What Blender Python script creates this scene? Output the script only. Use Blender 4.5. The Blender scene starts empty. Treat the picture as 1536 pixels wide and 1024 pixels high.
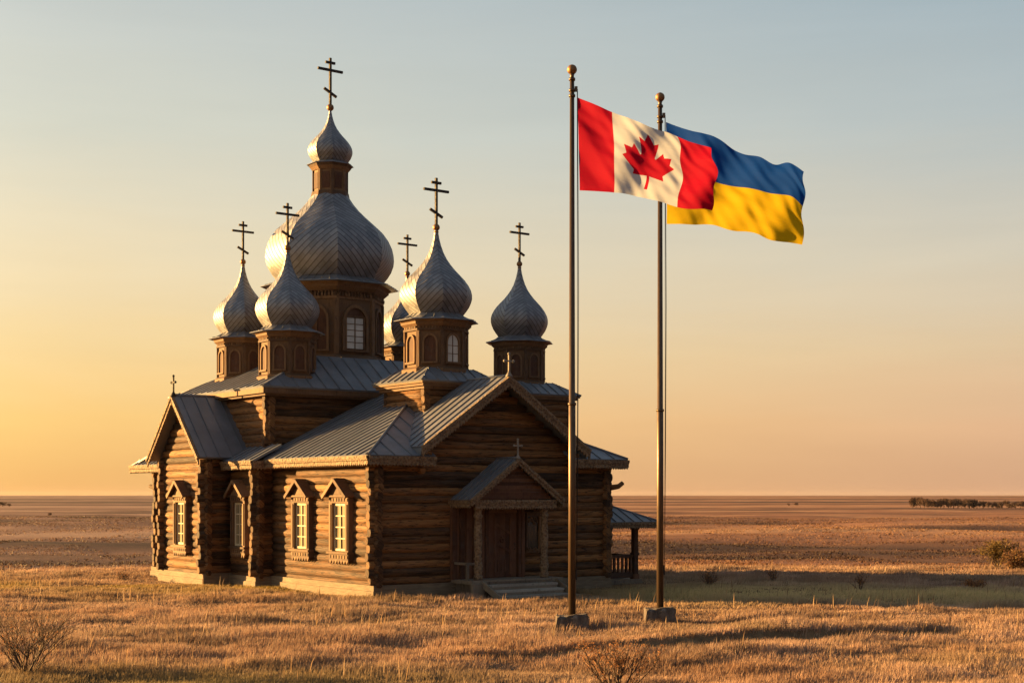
import bpy, math, random
import numpy as np
from mathutils import Vector, Matrix
random.seed(7); RNG = np.random.default_rng(7)
SC = bpy.context.scene; COL = SC.collection
PI = math.pi; R = math.radians

# ------------------------------------------------------------------ camera
CAMH = 3.2; F = 2150.0
cam = bpy.data.cameras.new('camera'); co = bpy.data.objects.new('camera', cam); COL.objects.link(co)
co.location = (0, 0, CAMH); co.rotation_euler = (PI/2, 0, 0)
cam.sensor_width = 36; cam.lens = F/1536*36; cam.shift_y = 230/1536
cam.clip_start = 0.5; cam.clip_end = 30000
SC.camera = co

# ------------------------------------------------------------------ light
SUN_BACK = R(15); SUN_EL = R(7.5)            # sun low on the left, a little beyond the church
SUN = Vector((-math.cos(SUN_BACK)*math.cos(SUN_EL), math.sin(SUN_BACK)*math.cos(SUN_EL), math.sin(SUN_EL)))
sl = bpy.data.lights.new('sun', 'SUN'); so = bpy.data.objects.new('sun', sl); COL.objects.link(so)
sl.energy = 5.0; sl.angle = R(0.6); sl.color = (1.0, 0.56, 0.18)
so.rotation_euler = SUN.to_track_quat('Z', 'Y').to_euler(); so.location = (-60, 20, 30)
SC.view_settings.view_transform = 'Standard'; SC.view_settings.look = 'None'
SC.view_settings.exposure = 2.35; SC.view_settings.gamma = 1.0
SC.render.film_transparent = False
SC.cycles.max_bounces = 6; SC.cycles.transparent_max_bounces = 6

class NT:
    """tiny node-tree helper"""
    def __init__(s, tree): s.t = tree
    def n(s, typ, **kw):
        nd = s.t.nodes.new(typ)
        for k, v in kw.items():
            if k.startswith('i_'):
                nd.inputs[k[2:].replace('_', ' ')].default_value = v
            else: setattr(nd, k, v)
        return nd
    def l(s, a, b): s.t.links.new(a, b)
    def math(s, op, a, b=None, c=None, clamp=False):
        nd = s.t.nodes.new('ShaderNodeMath'); nd.operation = op; nd.use_clamp = clamp
        for i, x in enumerate((a, b, c)):
            if x is None: continue
            if isinstance(x, (int, float)): nd.inputs[i].default_value = x
            else: s.l(x, nd.inputs[i])
        return nd.outputs[0]
    def mix(s, fac, a, b, blend='MIX'):
        nd = s.t.nodes.new('ShaderNodeMix'); nd.data_type = 'RGBA'; nd.blend_type = blend
        for i, x in ((0, fac), (6, a), (7, b)):
            if isinstance(x, (int, float)): nd.inputs[i].default_value = x
            elif isinstance(x, tuple): nd.inputs[i].default_value = (x + (1,))[:4]
            else: s.l(x, nd.inputs[i])
        return nd.outputs[2]
    def ramp(s, fac, stops, interp='LINEAR'):
        nd = s.t.nodes.new('ShaderNodeValToRGB'); cr = nd.color_ramp; cr.interpolation = interp
        while len(cr.elements) < len(stops): cr.elements.new(0.5)
        for e, (p, c) in zip(cr.elements, stops):
            e.position = p; e.color = (c + (1,))[:4] if isinstance(c, tuple) else (c, c, c, 1)
        s.l(fac, nd.inputs[0]); return nd.outputs[0]
    def noise(s, vec, scale, detail=4, rough=0.55, dist=0.0):
        nd = s.n('ShaderNodeTexNoise'); nd.inputs['Scale'].default_value = scale
        nd.inputs['Detail'].default_value = detail; nd.inputs['Roughness'].default_value = rough
        nd.inputs['Distortion'].default_value = dist
        if vec is not None: s.l(vec, nd.inputs['Vector'])
        return nd.outputs['Fac']
    def mapping(s, vec, scale=(1, 1, 1), loc=(0, 0, 0)):
        nd = s.n('ShaderNodeMapping'); nd.inputs['Scale'].default_value = scale; nd.inputs['Location'].default_value = loc
        s.l(vec, nd.inputs['Vector']); return nd.outputs[0]
    def mrange(s, v, a, b, c=0.0, d=1.0, smooth=False):
        nd = s.n('ShaderNodeMapRange'); nd.clamp = True
        if smooth: nd.interpolation_type = 'SMOOTHSTEP'
        for i, x in enumerate((a, b, c, d)): nd.inputs[i+1].default_value = x
        s.l(v, nd.inputs[0]); return nd.outputs[0]
    def bump(s, h, strength=0.3, dist=0.02):
        nd = s.n('ShaderNodeBump'); nd.inputs['Strength'].default_value = strength; nd.inputs['Distance'].default_value = dist
        s.l(h, nd.inputs['Height']); return nd.outputs[0]

# sky: evening sky, warm towards the sun at the left, grey blue above and away from it
world = bpy.data.worlds.new('World'); SC.world = world; world.use_nodes = True
wt = world.node_tree; wt.nodes.clear(); w = NT(wt)
tc = w.n('ShaderNodeTexCoord'); sep = w.n('ShaderNodeSeparateXYZ'); w.l(tc.outputs['Generated'], sep.inputs[0])
wx, wy, wz = sep.outputs
hl = w.math('SQRT', w.math('MAXIMUM', w.math('ADD', w.math('MULTIPLY', wx, wx), w.math('MULTIPLY', wy, wy)), 1e-5))
az = w.math('DIVIDE', w.math('ADD', w.math('MULTIPLY', wx, -math.cos(SUN_BACK)), w.math('MULTIPLY', wy, math.sin(SUN_BACK))), hl)
cl = w.noise(w.mapping(tc.outputs['Generated'], (2.0, 2.0, 9.0)), 2.2, 5, 0.6, 0.4)
zc = w.math('ADD', wz, w.math('MULTIPLY', w.math('SUBTRACT', cl, 0.5), 0.035))
zc = w.math('MAXIMUM', zc, 0.0)
sunside = w.ramp(zc, [(0.0, (0.93, 0.50, 0.155)), (0.05, (1.0, 0.63, 0.21)), (0.10, (0.97, 0.70, 0.33)), (0.157, (0.90, 0.74, 0.47)),
                      (0.243, (0.70, 0.69, 0.57)), (0.325, (0.58, 0.61, 0.58)), (0.55, (0.22, 0.27, 0.32)), (1.0, (0.19, 0.235, 0.29))])
farside = w.ramp(zc, [(0.0, (0.665, 0.38, 0.225)), (0.05, (0.79, 0.48, 0.285)), (0.10, (0.755, 0.56, 0.355)), (0.157, (0.68, 0.605, 0.475)),
                      (0.243, (0.47, 0.525, 0.53)), (0.325, (0.36, 0.45, 0.50)), (0.55, (0.20, 0.26, 0.315)), (1.0, (0.19, 0.235, 0.29))])
skyc = w.mix(w.mrange(az, -0.10, 0.58, smooth=False), farside, sunside)
antiside = w.ramp(zc, [(0.0, (0.145, 0.14, 0.17)), (0.10, (0.175, 0.175, 0.21)), (0.25, (0.165, 0.195, 0.25)), (0.55, (0.19, 0.235, 0.295)), (1.0, (0.19, 0.235, 0.29))])
skyc = w.mix(w.mrange(az, -0.12, -0.62, 0.0, 1.0, True), skyc, antiside)
glow = w.mrange(az, 0.5, 1.0, 1.0, 1.7, True)
wisp = w.noise(w.mapping(tc.outputs['Generated'], (1.2, 1.2, 14.0), (3.0, 1.0, 0.4)), 2.6, 6, 0.62, 0.5)
gm = w.math('MULTIPLY', glow, w.mrange(wisp, 0.3, 0.75, 0.98, 1.035))
cb = w.n('ShaderNodeVectorMath', operation='SCALE'); w.l(skyc, cb.inputs[0]); w.l(gm, cb.inputs['Scale'])
st = w.n('ShaderNodeTexSky', sky_type='NISHITA'); st.sun_disc = False; st.sun_elevation = SUN_EL
st.sun_rotation = math.atan2(SUN.x, SUN.y); st.dust_density = 2.5; st.air_density = 1.2
sk = w.n('ShaderNodeVectorMath', operation='SCALE'); w.l(st.outputs[0], sk.inputs[0]); sk.inputs['Scale'].default_value = 0.06/0.32
fin = w.mix(0.10, cb.outputs[0], sk.outputs[0])
bg = w.n('ShaderNodeBackground'); w.l(fin, bg.inputs[0]); bg.inputs[1].default_value = 0.202
wo = w.n('ShaderNodeOutputWorld'); w.l(bg.outputs[0], wo.inputs[0])

# ------------------------------------------------------------------ materials
def mat(name):
    m = bpy.data.materials.new(name); m.use_nodes = True; m.node_tree.nodes.clear()
    t = NT(m.node_tree); o = t.n('ShaderNodeOutputMaterial'); b = t.n('ShaderNodeBsdfPrincipled'); t.l(b.outputs[0], o.inputs[0])
    t.b = b; t.o = o; return m, t
def obj_co(t): return t.n('ShaderNodeTexCoord').outputs['Object']
def uv_co(t): return t.n('ShaderNodeTexCoord').outputs['UV']
def tint(t): return t.n('ShaderNodeAttribute', attribute_name='tint').outputs['Fac']

def wood_mat(name, dark, mid, light, use_uv=True, scale=1.0, bump=0.6, rough=0.75):
    m, t = mat(name)
    v = uv_co(t) if use_uv else obj_co(t)
    tn = tint(t)
    off = t.n('ShaderNodeCombineXYZ'); t.l(t.math('MULTIPLY', tn, 37.0), off.inputs[0]); t.l(t.math('MULTIPLY', tn, 11.0), off.inputs[2])
    va = t.n('ShaderNodeVectorMath', operation='ADD'); t.l(v, va.inputs[0]); t.l(off.outputs[0], va.inputs[1])
    v2 = va.outputs[0]
    sc = (1.2*scale, 22*scale, 22*scale) if use_uv else (14*scale, 14*scale, 3*scale)
    grain = t.noise(t.mapping(v2, sc), 1.0, 5, 0.6, 0.6)
    blot = t.noise(t.mapping(v2, (0.7, 2.5, 2.5) if use_uv else (1.5, 1.5, 1.0)), 1.0, 3, 0.5)
    f = t.math('ADD', t.math('MULTIPLY', grain, 0.5), t.math('MULTIPLY', blot, 0.35))
    f = t.math('ADD', f, t.math('MULTIPLY', t.math('SUBTRACT', tn, 0.5), 0.45))
    c = t.ramp(f, [(0.18, dark), (0.45, mid), (0.75, light)])
    grey = t.mrange(t.noise(t.mapping(v2, (0.5, 3, 3)), 1.3, 3), 0.50, 0.72, 0, 0.22)
    c = t.mix(grey, c, tuple(0.55*mid[0]+0.45*x for x in (mid[0]*0.8, mid[0]*0.72, mid[0]*0.6)))
    cr = t.math('LESS_THAN', grain, 0.36)
    c = t.mix(t.math('MULTIPLY', cr, 0.45), c, tuple(x*0.4 for x in dark))
    if use_uv:                                   # knots and long drying cracks
        kn = t.n('ShaderNodeTexVoronoi'); kn.inputs['Scale'].default_value = 1.0; t.l(t.mapping(v2, (1.6, 5, 5)), kn.inputs['Vector'])
        c = t.mix(t.mrange(kn.outputs['Distance'], 0.06, 0.16, 0.75, 0.0), c, dark)
        ck = t.noise(t.mapping(v2, (0.8, 16, 16), (5, 2, 0)), 1.0, 2, 0.5, 0.3)
        crk = t.math('LESS_THAN', t.math('ABSOLUTE', t.math('SUBTRACT', ck, 0.5)), 0.022)
        c = t.mix(t.math('MULTIPLY', crk, 0.8), c, tuple(x*0.35 for x in dark)); grain = t.math('SUBTRACT', grain, t.math('MULTIPLY', crk, 0.5))
    t.l(c, t.b.inputs['Base Color']); t.b.inputs['Roughness'].default_value = rough; t.b.inputs['Specular IOR Level'].default_value = 0.25
    t.l(t.bump(t.math('ADD', grain, t.math('MULTIPLY', blot, 0.7)), bump, 0.02), t.b.inputs['Normal'])
    return m
M_LOG = wood_mat('log_wood', (0.036, 0.020, 0.011), (0.15, 0.072, 0.027), (0.31, 0.15, 0.05), bump=0.9)
M_END = wood_mat('log_end_grain', (0.03, 0.015, 0.008), (0.10, 0.048, 0.018), (0.20, 0.098, 0.034), bump=0.8)  # end grain, with the shade on front-facing ends darkened into its colour
M_TRIM = wood_mat('trim_wood', (0.065, 0.037, 0.021), (0.135, 0.077, 0.040), (0.225, 0.132, 0.066), False)
M_DOOR = wood_mat('door_wood', (0.05, 0.022, 0.013), (0.10, 0.045, 0.025), (0.165, 0.08, 0.043), False)
M_GREYW = wood_mat('weathered_wood', (0.07, 0.056, 0.042), (0.155, 0.125, 0.095), (0.25, 0.21, 0.16), False)
M_STEP = wood_mat('pale_step_wood', (0.14, 0.125, 0.105), (0.28, 0.255, 0.22), (0.42, 0.39, 0.34), False)
M_PALE = wood_mat('painted_pale_wood', (0.36, 0.30, 0.18), (0.50, 0.43, 0.29), (0.62, 0.55, 0.40), False, bump=0.2)

def lace_mat():
    m, t = mat('carved_fascia'); v = obj_co(t)
    vo = t.n('ShaderNodeTexVoronoi'); vo.inputs['Scale'].default_value = 13; t.l(v, vo.inputs['Vector'])
    n = t.noise(v, 5, 4)
    c = t.ramp(t.math('ADD', t.math('MULTIPLY', vo.outputs['Distance'], 0.6), t.math('MULTIPLY', n, 0.5)), [(0.25, (0.05, 0.03, 0.018)), (0.45, (0.14, 0.092, 0.052)), (0.7, (0.215, 0.148, 0.085))])
    t.l(c, t.b.inputs['Base Color']); t.b.inputs['Roughness'].default_value = 0.8
    t.l(t.bump(vo.outputs['Distance'], 0.9, 0.05), t.b.inputs['Normal']); return m
M_LACE = lace_mat()

def found_mat():
    m, t = mat('foundation_boards'); v = obj_co(t)
    n = t.noise(t.mapping(v, (1.2, 1.2, 9)), 2.0, 6, 0.65); n2 = t.noise(v, 0.9, 3); n3 = t.noise(v, 22, 3)
    c = t.ramp(t.math('ADD', t.math('MULTIPLY', n, 0.6), t.math('MULTIPLY', n2, 0.4)), [(0.3, (0.06, 0.044, 0.028)), (0.5, (0.15, 0.115, 0.074)), (0.72, (0.245, 0.195, 0.132))])
    c = t.mix(t.math('MULTIPLY', n3, 0.4), c, (0.2, 0.15, 0.1))
    t.l(c, t.b.inputs['Base Color']); t.b.inputs['Roughness'].default_value = 0.85
    t.l(t.bump(t.math('ADD', n, t.math('MULTIPLY', n3, 0.4)), 0.8, 0.04), t.b.inputs['Normal']); return m
M_FOUND = found_mat()

def roof_mat():
    m, t = mat('roof_metal'); v = obj_co(t)
    n = t.noise(t.mapping(v, (1, 1, 0.5)), 1.3, 5, 0.6); n2 = t.noise(v, 9, 4, 0.65); tn = tint(t)
    c = t.ramp(t.math('ADD', t.math('MULTIPLY', n, 0.7), t.math('MULTIPLY', n2, 0.3)), [(0.3, (0.115, 0.128, 0.15)), (0.55, (0.18, 0.195, 0.225)), (0.75, (0.25, 0.26, 0.28))])
    c = t.mix(t.mrange(n2, 0.55, 0.75, 0, 0.45), c, (0.20, 0.125, 0.08))
    c = t.mix(t.math('MULTIPLY', tn, 0.5), c, (0.10, 0.10, 0.11))
    t.l(c, t.b.inputs['Base Color']); t.b.inputs['Metallic'].default_value = 0.35
    t.l(t.mrange(n2, 0.3, 0.7, 0.42, 0.62), t.b.inputs['Roughness'])
    t.l(t.bump(t.math('ADD', n2, t.math('MULTIPLY', n, 2.0)), 0.18, 0.02), t.b.inputs['Normal']); return m
M_ROOF = roof_mat()

def dome_mat():
    m, t = mat('dome_metal'); uv = uv_co(t); s = t.n('ShaderNodeSeparateXYZ'); t.l(uv, s.inputs[0])
    p, q = s.outputs[0], s.outputs[1]
    fp = t.math('FRACT', p); row = t.math('FLOOR', p)
    qo = t.math('ADD', t.math('MULTIPLY', q, 0.55), t.math('MULTIPLY', row, 0.5)); fq = t.math('FRACT', qo)
    dp = t.math('MINIMUM', fp, t.math('SUBTRACT', 1.0, fp)); dq = t.math('MINIMUM', fq, t.math('SUBTRACT', 1.0, fq))
    seam = t.mrange(dp, 0.05, 0.12, 1.0, 0.0); joint = t.math('MULTIPLY', t.mrange(dq, 0.01, 0.03, 1.0, 0.0), 0.35)
    cell = t.n('ShaderNodeTexWhiteNoise', noise_dimensions='2D'); cc = t.n('ShaderNodeCombineXYZ')
    t.l(row, cc.inputs[0]); t.l(t.math('FLOOR', qo), cc.inputs[1]); t.l(cc.outputs[0], cell.inputs['Vector'])
    n = t.noise(t.mapping(obj_co(t), (1, 1, 0.45)), 2.2, 6, 0.66)
    base = t.ramp(t.math('ADD', t.math('MULTIPLY', n, 0.6), t.math('MULTIPLY', cell.outputs[0], 0.3)), [(0.2, (0.14, 0.145, 0.16)), (0.5, (0.245, 0.25, 0.27)), (0.8, (0.36, 0.365, 0.375))])
    c = t.mix(t.math('MAXIMUM', t.math('MULTIPLY', seam, 0.8), joint), base, (0.05, 0.045, 0.045))
    t.l(c, t.b.inputs['Base Color']); t.b.inputs['Metallic'].default_value = 0.8
    t.l(t.mrange(t.math('ADD', t.math('MULTIPLY', n, 0.5), t.math('MULTIPLY', cell.outputs[0], 0.5)), 0.2, 0.8, 0.48, 0.68), t.b.inputs['Roughness'])
    hgt = t.math('ADD', t.math('MULTIPLY', fp, 0.5), t.math('MULTIPLY', seam, 0.9))
    hgt = t.math('ADD', hgt, t.math('MULTIPLY', cell.outputs[0], 0.3))
    t.l(t.bump(t.math('ADD', hgt, t.math('MULTIPLY', n, 1.2)), 0.35, 0.04), t.b.inputs['Normal']); return m
M_DOME = dome_mat()

def glass_mat(name, a, b, stripes=True):
    m, t = mat(name); v = obj_co(t); n = t.noise(t.mapping(v, (16, 16, 0.6) if stripes else (3, 3, 2)), 1.0, 3)
    t.l(t.ramp(n, [(0.35, a), (0.65, b)]), t.b.inputs['Base Color'])
    t.b.inputs['Roughness'].default_value = 0.12; t.b.inputs['Coat Weight'].default_value = 0.6; t.b.inputs['Coat Roughness'].default_value = 0.03
    return m
M_GLASS = glass_mat('curtained_glass', (0.10, 0.085, 0.055), (0.36, 0.30, 0.19))
M_GLASSD = glass_mat('dark_glass', (0.02, 0.018, 0.015), (0.05, 0.042, 0.035))
M_GLASSP = glass_mat('pale_glass', (0.42, 0.40, 0.37), (0.58, 0.55, 0.50), False)

def metal(name, col, met, rough, nscale=20, var=0.35):
    m, t = mat(name); v = obj_co(t); n = t.noise(v, nscale, 4)
    t.l(t.mix(t.math('MULTIPLY', n, var*2), col, tuple(x*0.35 for x in col)), t.b.inputs['Base Color'])
    t.b.inputs['Metallic'].default_value = met; t.l(t.mrange(n, 0.3, 0.7, rough*0.8, rough*1.2), t.b.inputs['Roughness'])
    t.l(t.bump(n, 0.15, 0.01), t.b.inputs['Normal']); return m
M_IRON = metal('dark_iron', (0.022, 0.016, 0.013), 0.0, 0.8)
M_BRASS = metal('aged_brass', (0.30, 0.16, 0.07), 0.7, 0.5)
M_POLE = metal('bronze_pole', (0.115, 0.075, 0.046), 0.55, 0.42, 6)
M_STONE = metal('pale_stone', (0.27, 0.24, 0.205), 0.0, 0.85)

def block_mat():
    m, t = mat('rough_block'); v = obj_co(t); n = t.noise(t.mapping(v, (9, 9, 2)), 1.0, 6, 0.7); n2 = t.noise(v, 4, 4)
    t.l(t.ramp(t.math('ADD', t.math('MULTIPLY', n, 0.6), t.math('MULTIPLY', n2, 0.4)), [(0.34, (0.02, 0.014, 0.012)), (0.5, (0.075, 0.058, 0.05)), (0.72, (0.19, 0.17, 0.155))]), t.b.inputs['Base Color'])
    t.b.inputs['Roughness'].default_value = 0.9; t.l(t.bump(n, 1.0, 0.06), t.b.inputs['Normal']); return m
M_BLOCK = block_mat()

def cloth(name, col, tr=0.45):
    m, t = mat(name); v = uv_co(t)
    wv = t.noise(t.mapping(v, (160, 160, 1)), 1.0, 2); wr = t.noise(t.mapping(v, (7, 13, 1)), 1.0, 4, 0.6, 0.8)
    c = t.mix(t.math('MULTIPLY', wr, 0.25), col, tuple(x*0.75 for x in col))
    t.l(c, t.b.inputs['Base Color']); t.b.inputs['Roughness'].default_value = 0.7; t.b.inputs['Specular IOR Level'].default_value = 0.04
    nb = t.bump(t.math('ADD', t.math('MULTIPLY', wv, 0.15), wr), 0.25, 0.03); t.l(nb, t.b.inputs['Normal'])
    tl = t.n('ShaderNodeBsdfTranslucent'); t.l(c, tl.inputs[0]); t.l(nb, tl.inputs['Normal'])
    mx = t.n('ShaderNodeMixShader'); mx.inputs[0].default_value = tr
    t.l(t.b.outputs[0], mx.inputs[1]); t.l(tl.outputs[0], mx.inputs[2]); t.l(mx.outputs[0], t.o.inputs[0]); return m
M_RED = cloth('red_cloth', (0.35, 0.002, 0.02)); M_WHITE = cloth('white_cloth', (0.44, 0.475, 0.55), 0.4)
M_BLUE = cloth('blue_cloth', (0.002, 0.045, 0.27), 0.4); M_YELLOW = cloth('yellow_cloth', (0.52, 0.36, 0.007))

def leaf_mat(name, tr=0.35):
    m, t = mat(name); a = t.n('ShaderNodeAttribute', attribute_name='col').outputs['Color']
    t.l(a, t.b.inputs['Base Color']); t.b.inputs['Roughness'].default_value = 0.65; t.b.inputs['Specular IOR Level'].default_value = 0.15
    tl = t.n('ShaderNodeBsdfTranslucent'); t.l(a, tl.inputs[0]); mx = t.n('ShaderNodeMixShader'); mx.inputs[0].default_value = tr
    t.l(t.b.outputs[0], mx.inputs[1]); t.l(tl.outputs[0], mx.inputs[2]); t.l(mx.outputs[0], t.o.inputs[0]); return m
M_GRASS = leaf_mat('dry_grass', 0.35); M_LEAF = leaf_mat('shrub_leaf', 0.4)
def twig_mat():
    m, t = mat('twig_bark'); n = t.noise(obj_co(t), 12, 3)
    t.l(t.ramp(n, [(0.3, (0.035, 0.022, 0.016)), (0.7, (0.10, 0.06, 0.04))]), t.b.inputs['Base Color']); t.b.inputs['Roughness'].default_value = 0.85; return m
M_TWIG = twig_mat()

# ------------------------------------------------------------------ mesh builder
def sub(a, b): return (a[0]-b[0], a[1]-b[1], a[2]-b[2])
def add(a, b): return (a[0]+b[0], a[1]+b[1], a[2]+b[2])
def mul(a, k): return (a[0]*k, a[1]*k, a[2]*k)
def dot(a, b): return a[0]*b[0]+a[1]*b[1]+a[2]*b[2]
def cross(a, b): return (a[1]*b[2]-a[2]*b[1], a[2]*b[0]-a[0]*b[2], a[0]*b[1]-a[1]*b[0])
def norm(a):
    l = math.sqrt(dot(a, a)) or 1; return (a[0]/l, a[1]/l, a[2]/l)

class MB:
    def __init__(s): s.v = []; s.f = []; s.mi = []; s.tn = []; s.uv = []; s.sm = []; s.M = None
    def raw(s, vs, fs, mi=0, tn=None, uvs=None, smooth=False):
        b = len(s.v)
        if s.M is not None: vs = [tuple(s.M @ Vector(p)) for p in vs]
        s.v += [tuple(p) for p in vs]
        if tn is None: tn = random.random()
        for k, f in enumerate(fs):
            s.f.append([b+i for i in f]); s.mi.append(mi); s.tn.append(tn); s.sm.append(smooth)
            s.uv.append(uvs[k] if uvs else [(0, 0)]*len(f))
    def hexa(s, a, b, c, d, e, f, g, h, mi=0, tn=None):      # bottom ring a b c d, top ring e f g h
        s.raw([a, b, c, d, e, f, g, h], [(3, 2, 1, 0), (4, 5, 6, 7), (0, 1, 5, 4), (1, 2, 6, 5), (2, 3, 7, 6), (3, 0, 4, 7)], mi, tn)
    def box(s, x0, x1, y0, y1, z0, z1, mi=0, tn=None):
        if x0 > x1: x0, x1 = x1, x0
        if y0 > y1: y0, y1 = y1, y0
        s.hexa((x0, y0, z0), (x1, y0, z0), (x1, y1, z0), (x0, y1, z0), (x0, y0, z1), (x1, y0, z1), (x1, y1, z1), (x0, y1, z1), mi, tn)
    def bar(s, a, b, wd, ht, up=(0, 0, 1), mi=0, tn=None):    # box along a-b, width wd, height ht
        d = norm(sub(b, a)); sd = norm(cross(d, up)); u = norm(cross(sd, d))
        o = lambda p, i, j: add(p, add(mul(sd, i*wd/2), mul(u, j*ht/2)))
        s.hexa(o(a, -1, -1), o(a, 1, -1), o(b, 1, -1), o(b, -1, -1), o(a, -1, 1), o(a, 1, 1), o(b, 1, 1), o(b, -1, 1), mi, tn)
    def prism(s, poly, off, mi=0, tn=None):
        n = len(poly); q = [add(p, off) for p in poly]
        fs = [list(range(n)), [n+i for i in reversed(range(n))]] + [[(i+1) % n, i, n+i, n+(i+1) % n] for i in range(n)]
        s.raw(list(poly)+q, fs, mi, tn)
    def tube(s, pts, rads, n=8, mi=0, tn=None, caps=True, smooth=True, squash=1.0):
        vs = []; fs = []; uvs = []; L = 0
        for i, p in enumerate(pts):
            d = norm(sub(pts[min(i+1, len(pts)-1)], pts[max(i-1, 0)]))
            up = (0, 0, 1) if abs(d[2]) < 0.95 else (1, 0, 0)
            sd = norm(cross(d, up)); u = cross(sd, d)
            for k in range(n):
                a = 2*PI*k/n; vs.append(add(p, add(mul(sd, math.cos(a)*rads[i]*squash), mul(u, math.sin(a)*rads[i]))))
        for i in range(len(pts)-1):
            l = math.dist(pts[i], pts[i+1]); r = max(rads[i], 1e-3)
            for k in range(n):
                k2 = (k+1) % n
                fs.append((i*n+k, i*n+k2, (i+1)*n+k2, (i+1)*n+k))
                c0, c1 = 2*PI*k/n*r, 2*PI*(k+1)/n*r
                uvs.append([(L, c0), (L, c1), (L+l, c1), (L+l, c0)])
            L += l
        s.raw(vs, fs, mi, tn, uvs, smooth); b = len(s.v)-len(vs)
        if caps:
            t = s.tn[-1]
            for ring in ([list(reversed(range(n))), [(len(pts)-1)*n+k for k in range(n)]]):
                s.f.append([b+i for i in ring]); s.mi.append(mi); s.tn.append(t); s.sm.append(False)
                s.uv.append([(0.1*math.cos(2*PI*k/n), 0.1*math.sin(2*PI*k/n)) for k in range(n)])
    def lathe(s, prof, n=24, c=(0, 0), phase=0.0, mi=0, tn=None, smooth=True, caps=True):
        vs = [(c[0]+r*math.cos(phase+2*PI*k/n), c[1]+r*math.sin(phase+2*PI*k/n), z) for r, z in prof for k in range(n)]
        fs = [(i*n+k, i*n+(k+1) % n, (i+1)*n+(k+1) % n, (i+1)*n+k) for i in range(len(prof)-1) for k in range(n)]
        if caps: fs += [list(reversed(range(n))), [(len(prof)-1)*n+k for k in range(n)]]
        s.raw(vs, fs, mi, tn, None, smooth)
    def sphere(s, c, r, n=16, mi=0):
        s.lathe([(max(r*math.sin(PI*i/10), 1e-4), c[2]-r*math.cos(PI*i/10)) for i in range(11)], n, (c[0], c[1]), 0, mi)
    def build(s, name, mats, parent=None, loc=(0, 0, 0)):
        me = bpy.data.meshes.new(name); me.from_pydata(s.v, [], s.f); 
        for m in (mats if isinstance(mats, (list, tuple)) else [mats]): me.materials.append(m)
        me.polygons.foreach_set('material_index', s.mi); me.polygons.foreach_set('use_smooth', s.sm)
        at = me.attributes.new('tint', 'FLOAT', 'FACE'); at.data.foreach_set('value', s.tn)
        ul = me.uv_layers.new(name='UVMap'); flat = [x for f in s.uv for p in f for x in p]; ul.data.foreach_set('uv', flat)
        me.update()
        o = bpy.data.objects.new(name, me); COL.objects.link(o); o.location = loc
        if parent is not None: o.parent = parent
        return o

def tag(o, label=None, cat=None, group=None, kind=None):
    if label: o['label'] = label
    if cat: o['category'] = cat
    if group: o['group'] = group
    if kind: o['kind'] = kind
    return o
def empty(name, loc, rz=0.0):
    o = bpy.data.objects.new(name, None); COL.objects.link(o); o.location = loc; o.rotation_euler = (0, 0, rz); o.empty_display_size = 0.3; return o

# ------------------------------------------------------------------ terrain
def hash2(ix, iy, seed):
    h = (ix.astype(np.int64)*374761393 + iy.astype(np.int64)*668265263 + seed*974634777) & 0x7fffffff
    h = ((h ^ (h >> 13))*1274126177) & 0x7fffffff
    return ((h ^ (h >> 16)) & 0xffff)/65535.0
def vnoise(x, y, seed=0):
    x = np.asarray(x, float); y = np.asarray(y, float)
    ix = np.floor(x); iy = np.floor(y); fx = x-ix; fy = y-iy; fx = fx*fx*(3-2*fx); fy = fy*fy*(3-2*fy)
    a = hash2(ix, iy, seed); b = hash2(ix+1, iy, seed); c = hash2(ix, iy+1, seed); d = hash2(ix+1, iy+1, seed)
    return ((a*(1-fx)+b*fx)*(1-fy)+(c*(1-fx)+d*fx)*fy)*2-1
def ss(a, b, x):
    t = np.clip((np.asarray(x, float)-a)/(b-a), 0, 1); return t*t*(3-2*t)
def height(x, y):
    x = np.asarray(x, float); y = np.asarray(y, float)
    crest = 54+0.12*np.clip(x+10, -30, 60)+1.2*vnoise(x/6, y/50, 5)
    h = -0.9*ss(crest, crest+30, y)
    h = h-1.7*ss(160, 480, y)+2.6*ss(900, 3000, y)
    near = 1-ss(70, 110, y)
    h += near*(0.065*vnoise(x/4.5, y/3.2, 1)+0.04*vnoise(x/1.6, y/1.1, 2))
    h += ss(62, 110, y)*(1-ss(400, 900, y))*(0.55*vnoise(x/30, y/13, 3)+0.12*vnoise(x/7, y/5, 6))
    h += ss(180, 500, y)*0.55*vnoise(x/260, y/120, 4)
    # low cut banks in the foreground: ground drops towards the camera
    ln = 29.6+(x-2.4)*0.52+0.35*vnoise(x/1.5, x*0+3, 8)
    wnd = ss(1.0, 3.0, x)*(1-ss(9.0, 10.6, x)); d = y-ln
    h += 0.17*wnd*ss(-0.12, 0.12, d)*(1-ss(0.5, 4.5, d)) - 0.08*wnd*ss(-2.0, -0.3, d)*(1-ss(-0.3, 0.1, d))
    ln2 = 28.6+0.1*(x-1)+0.3*vnoise(x/1.2, x*0+9, 9); wnd2 = ss(-2.5, -1.0, x)*(1-ss(1.5, 2.6, x)); d = y-ln2
    h += 0.12*wnd2*ss(-0.12, 0.12, d)*(1-ss(0.4, 3.0, d))
    return h
def hz(x, y): return float(height(np.array([x]), np.array([y]))[0])

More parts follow.
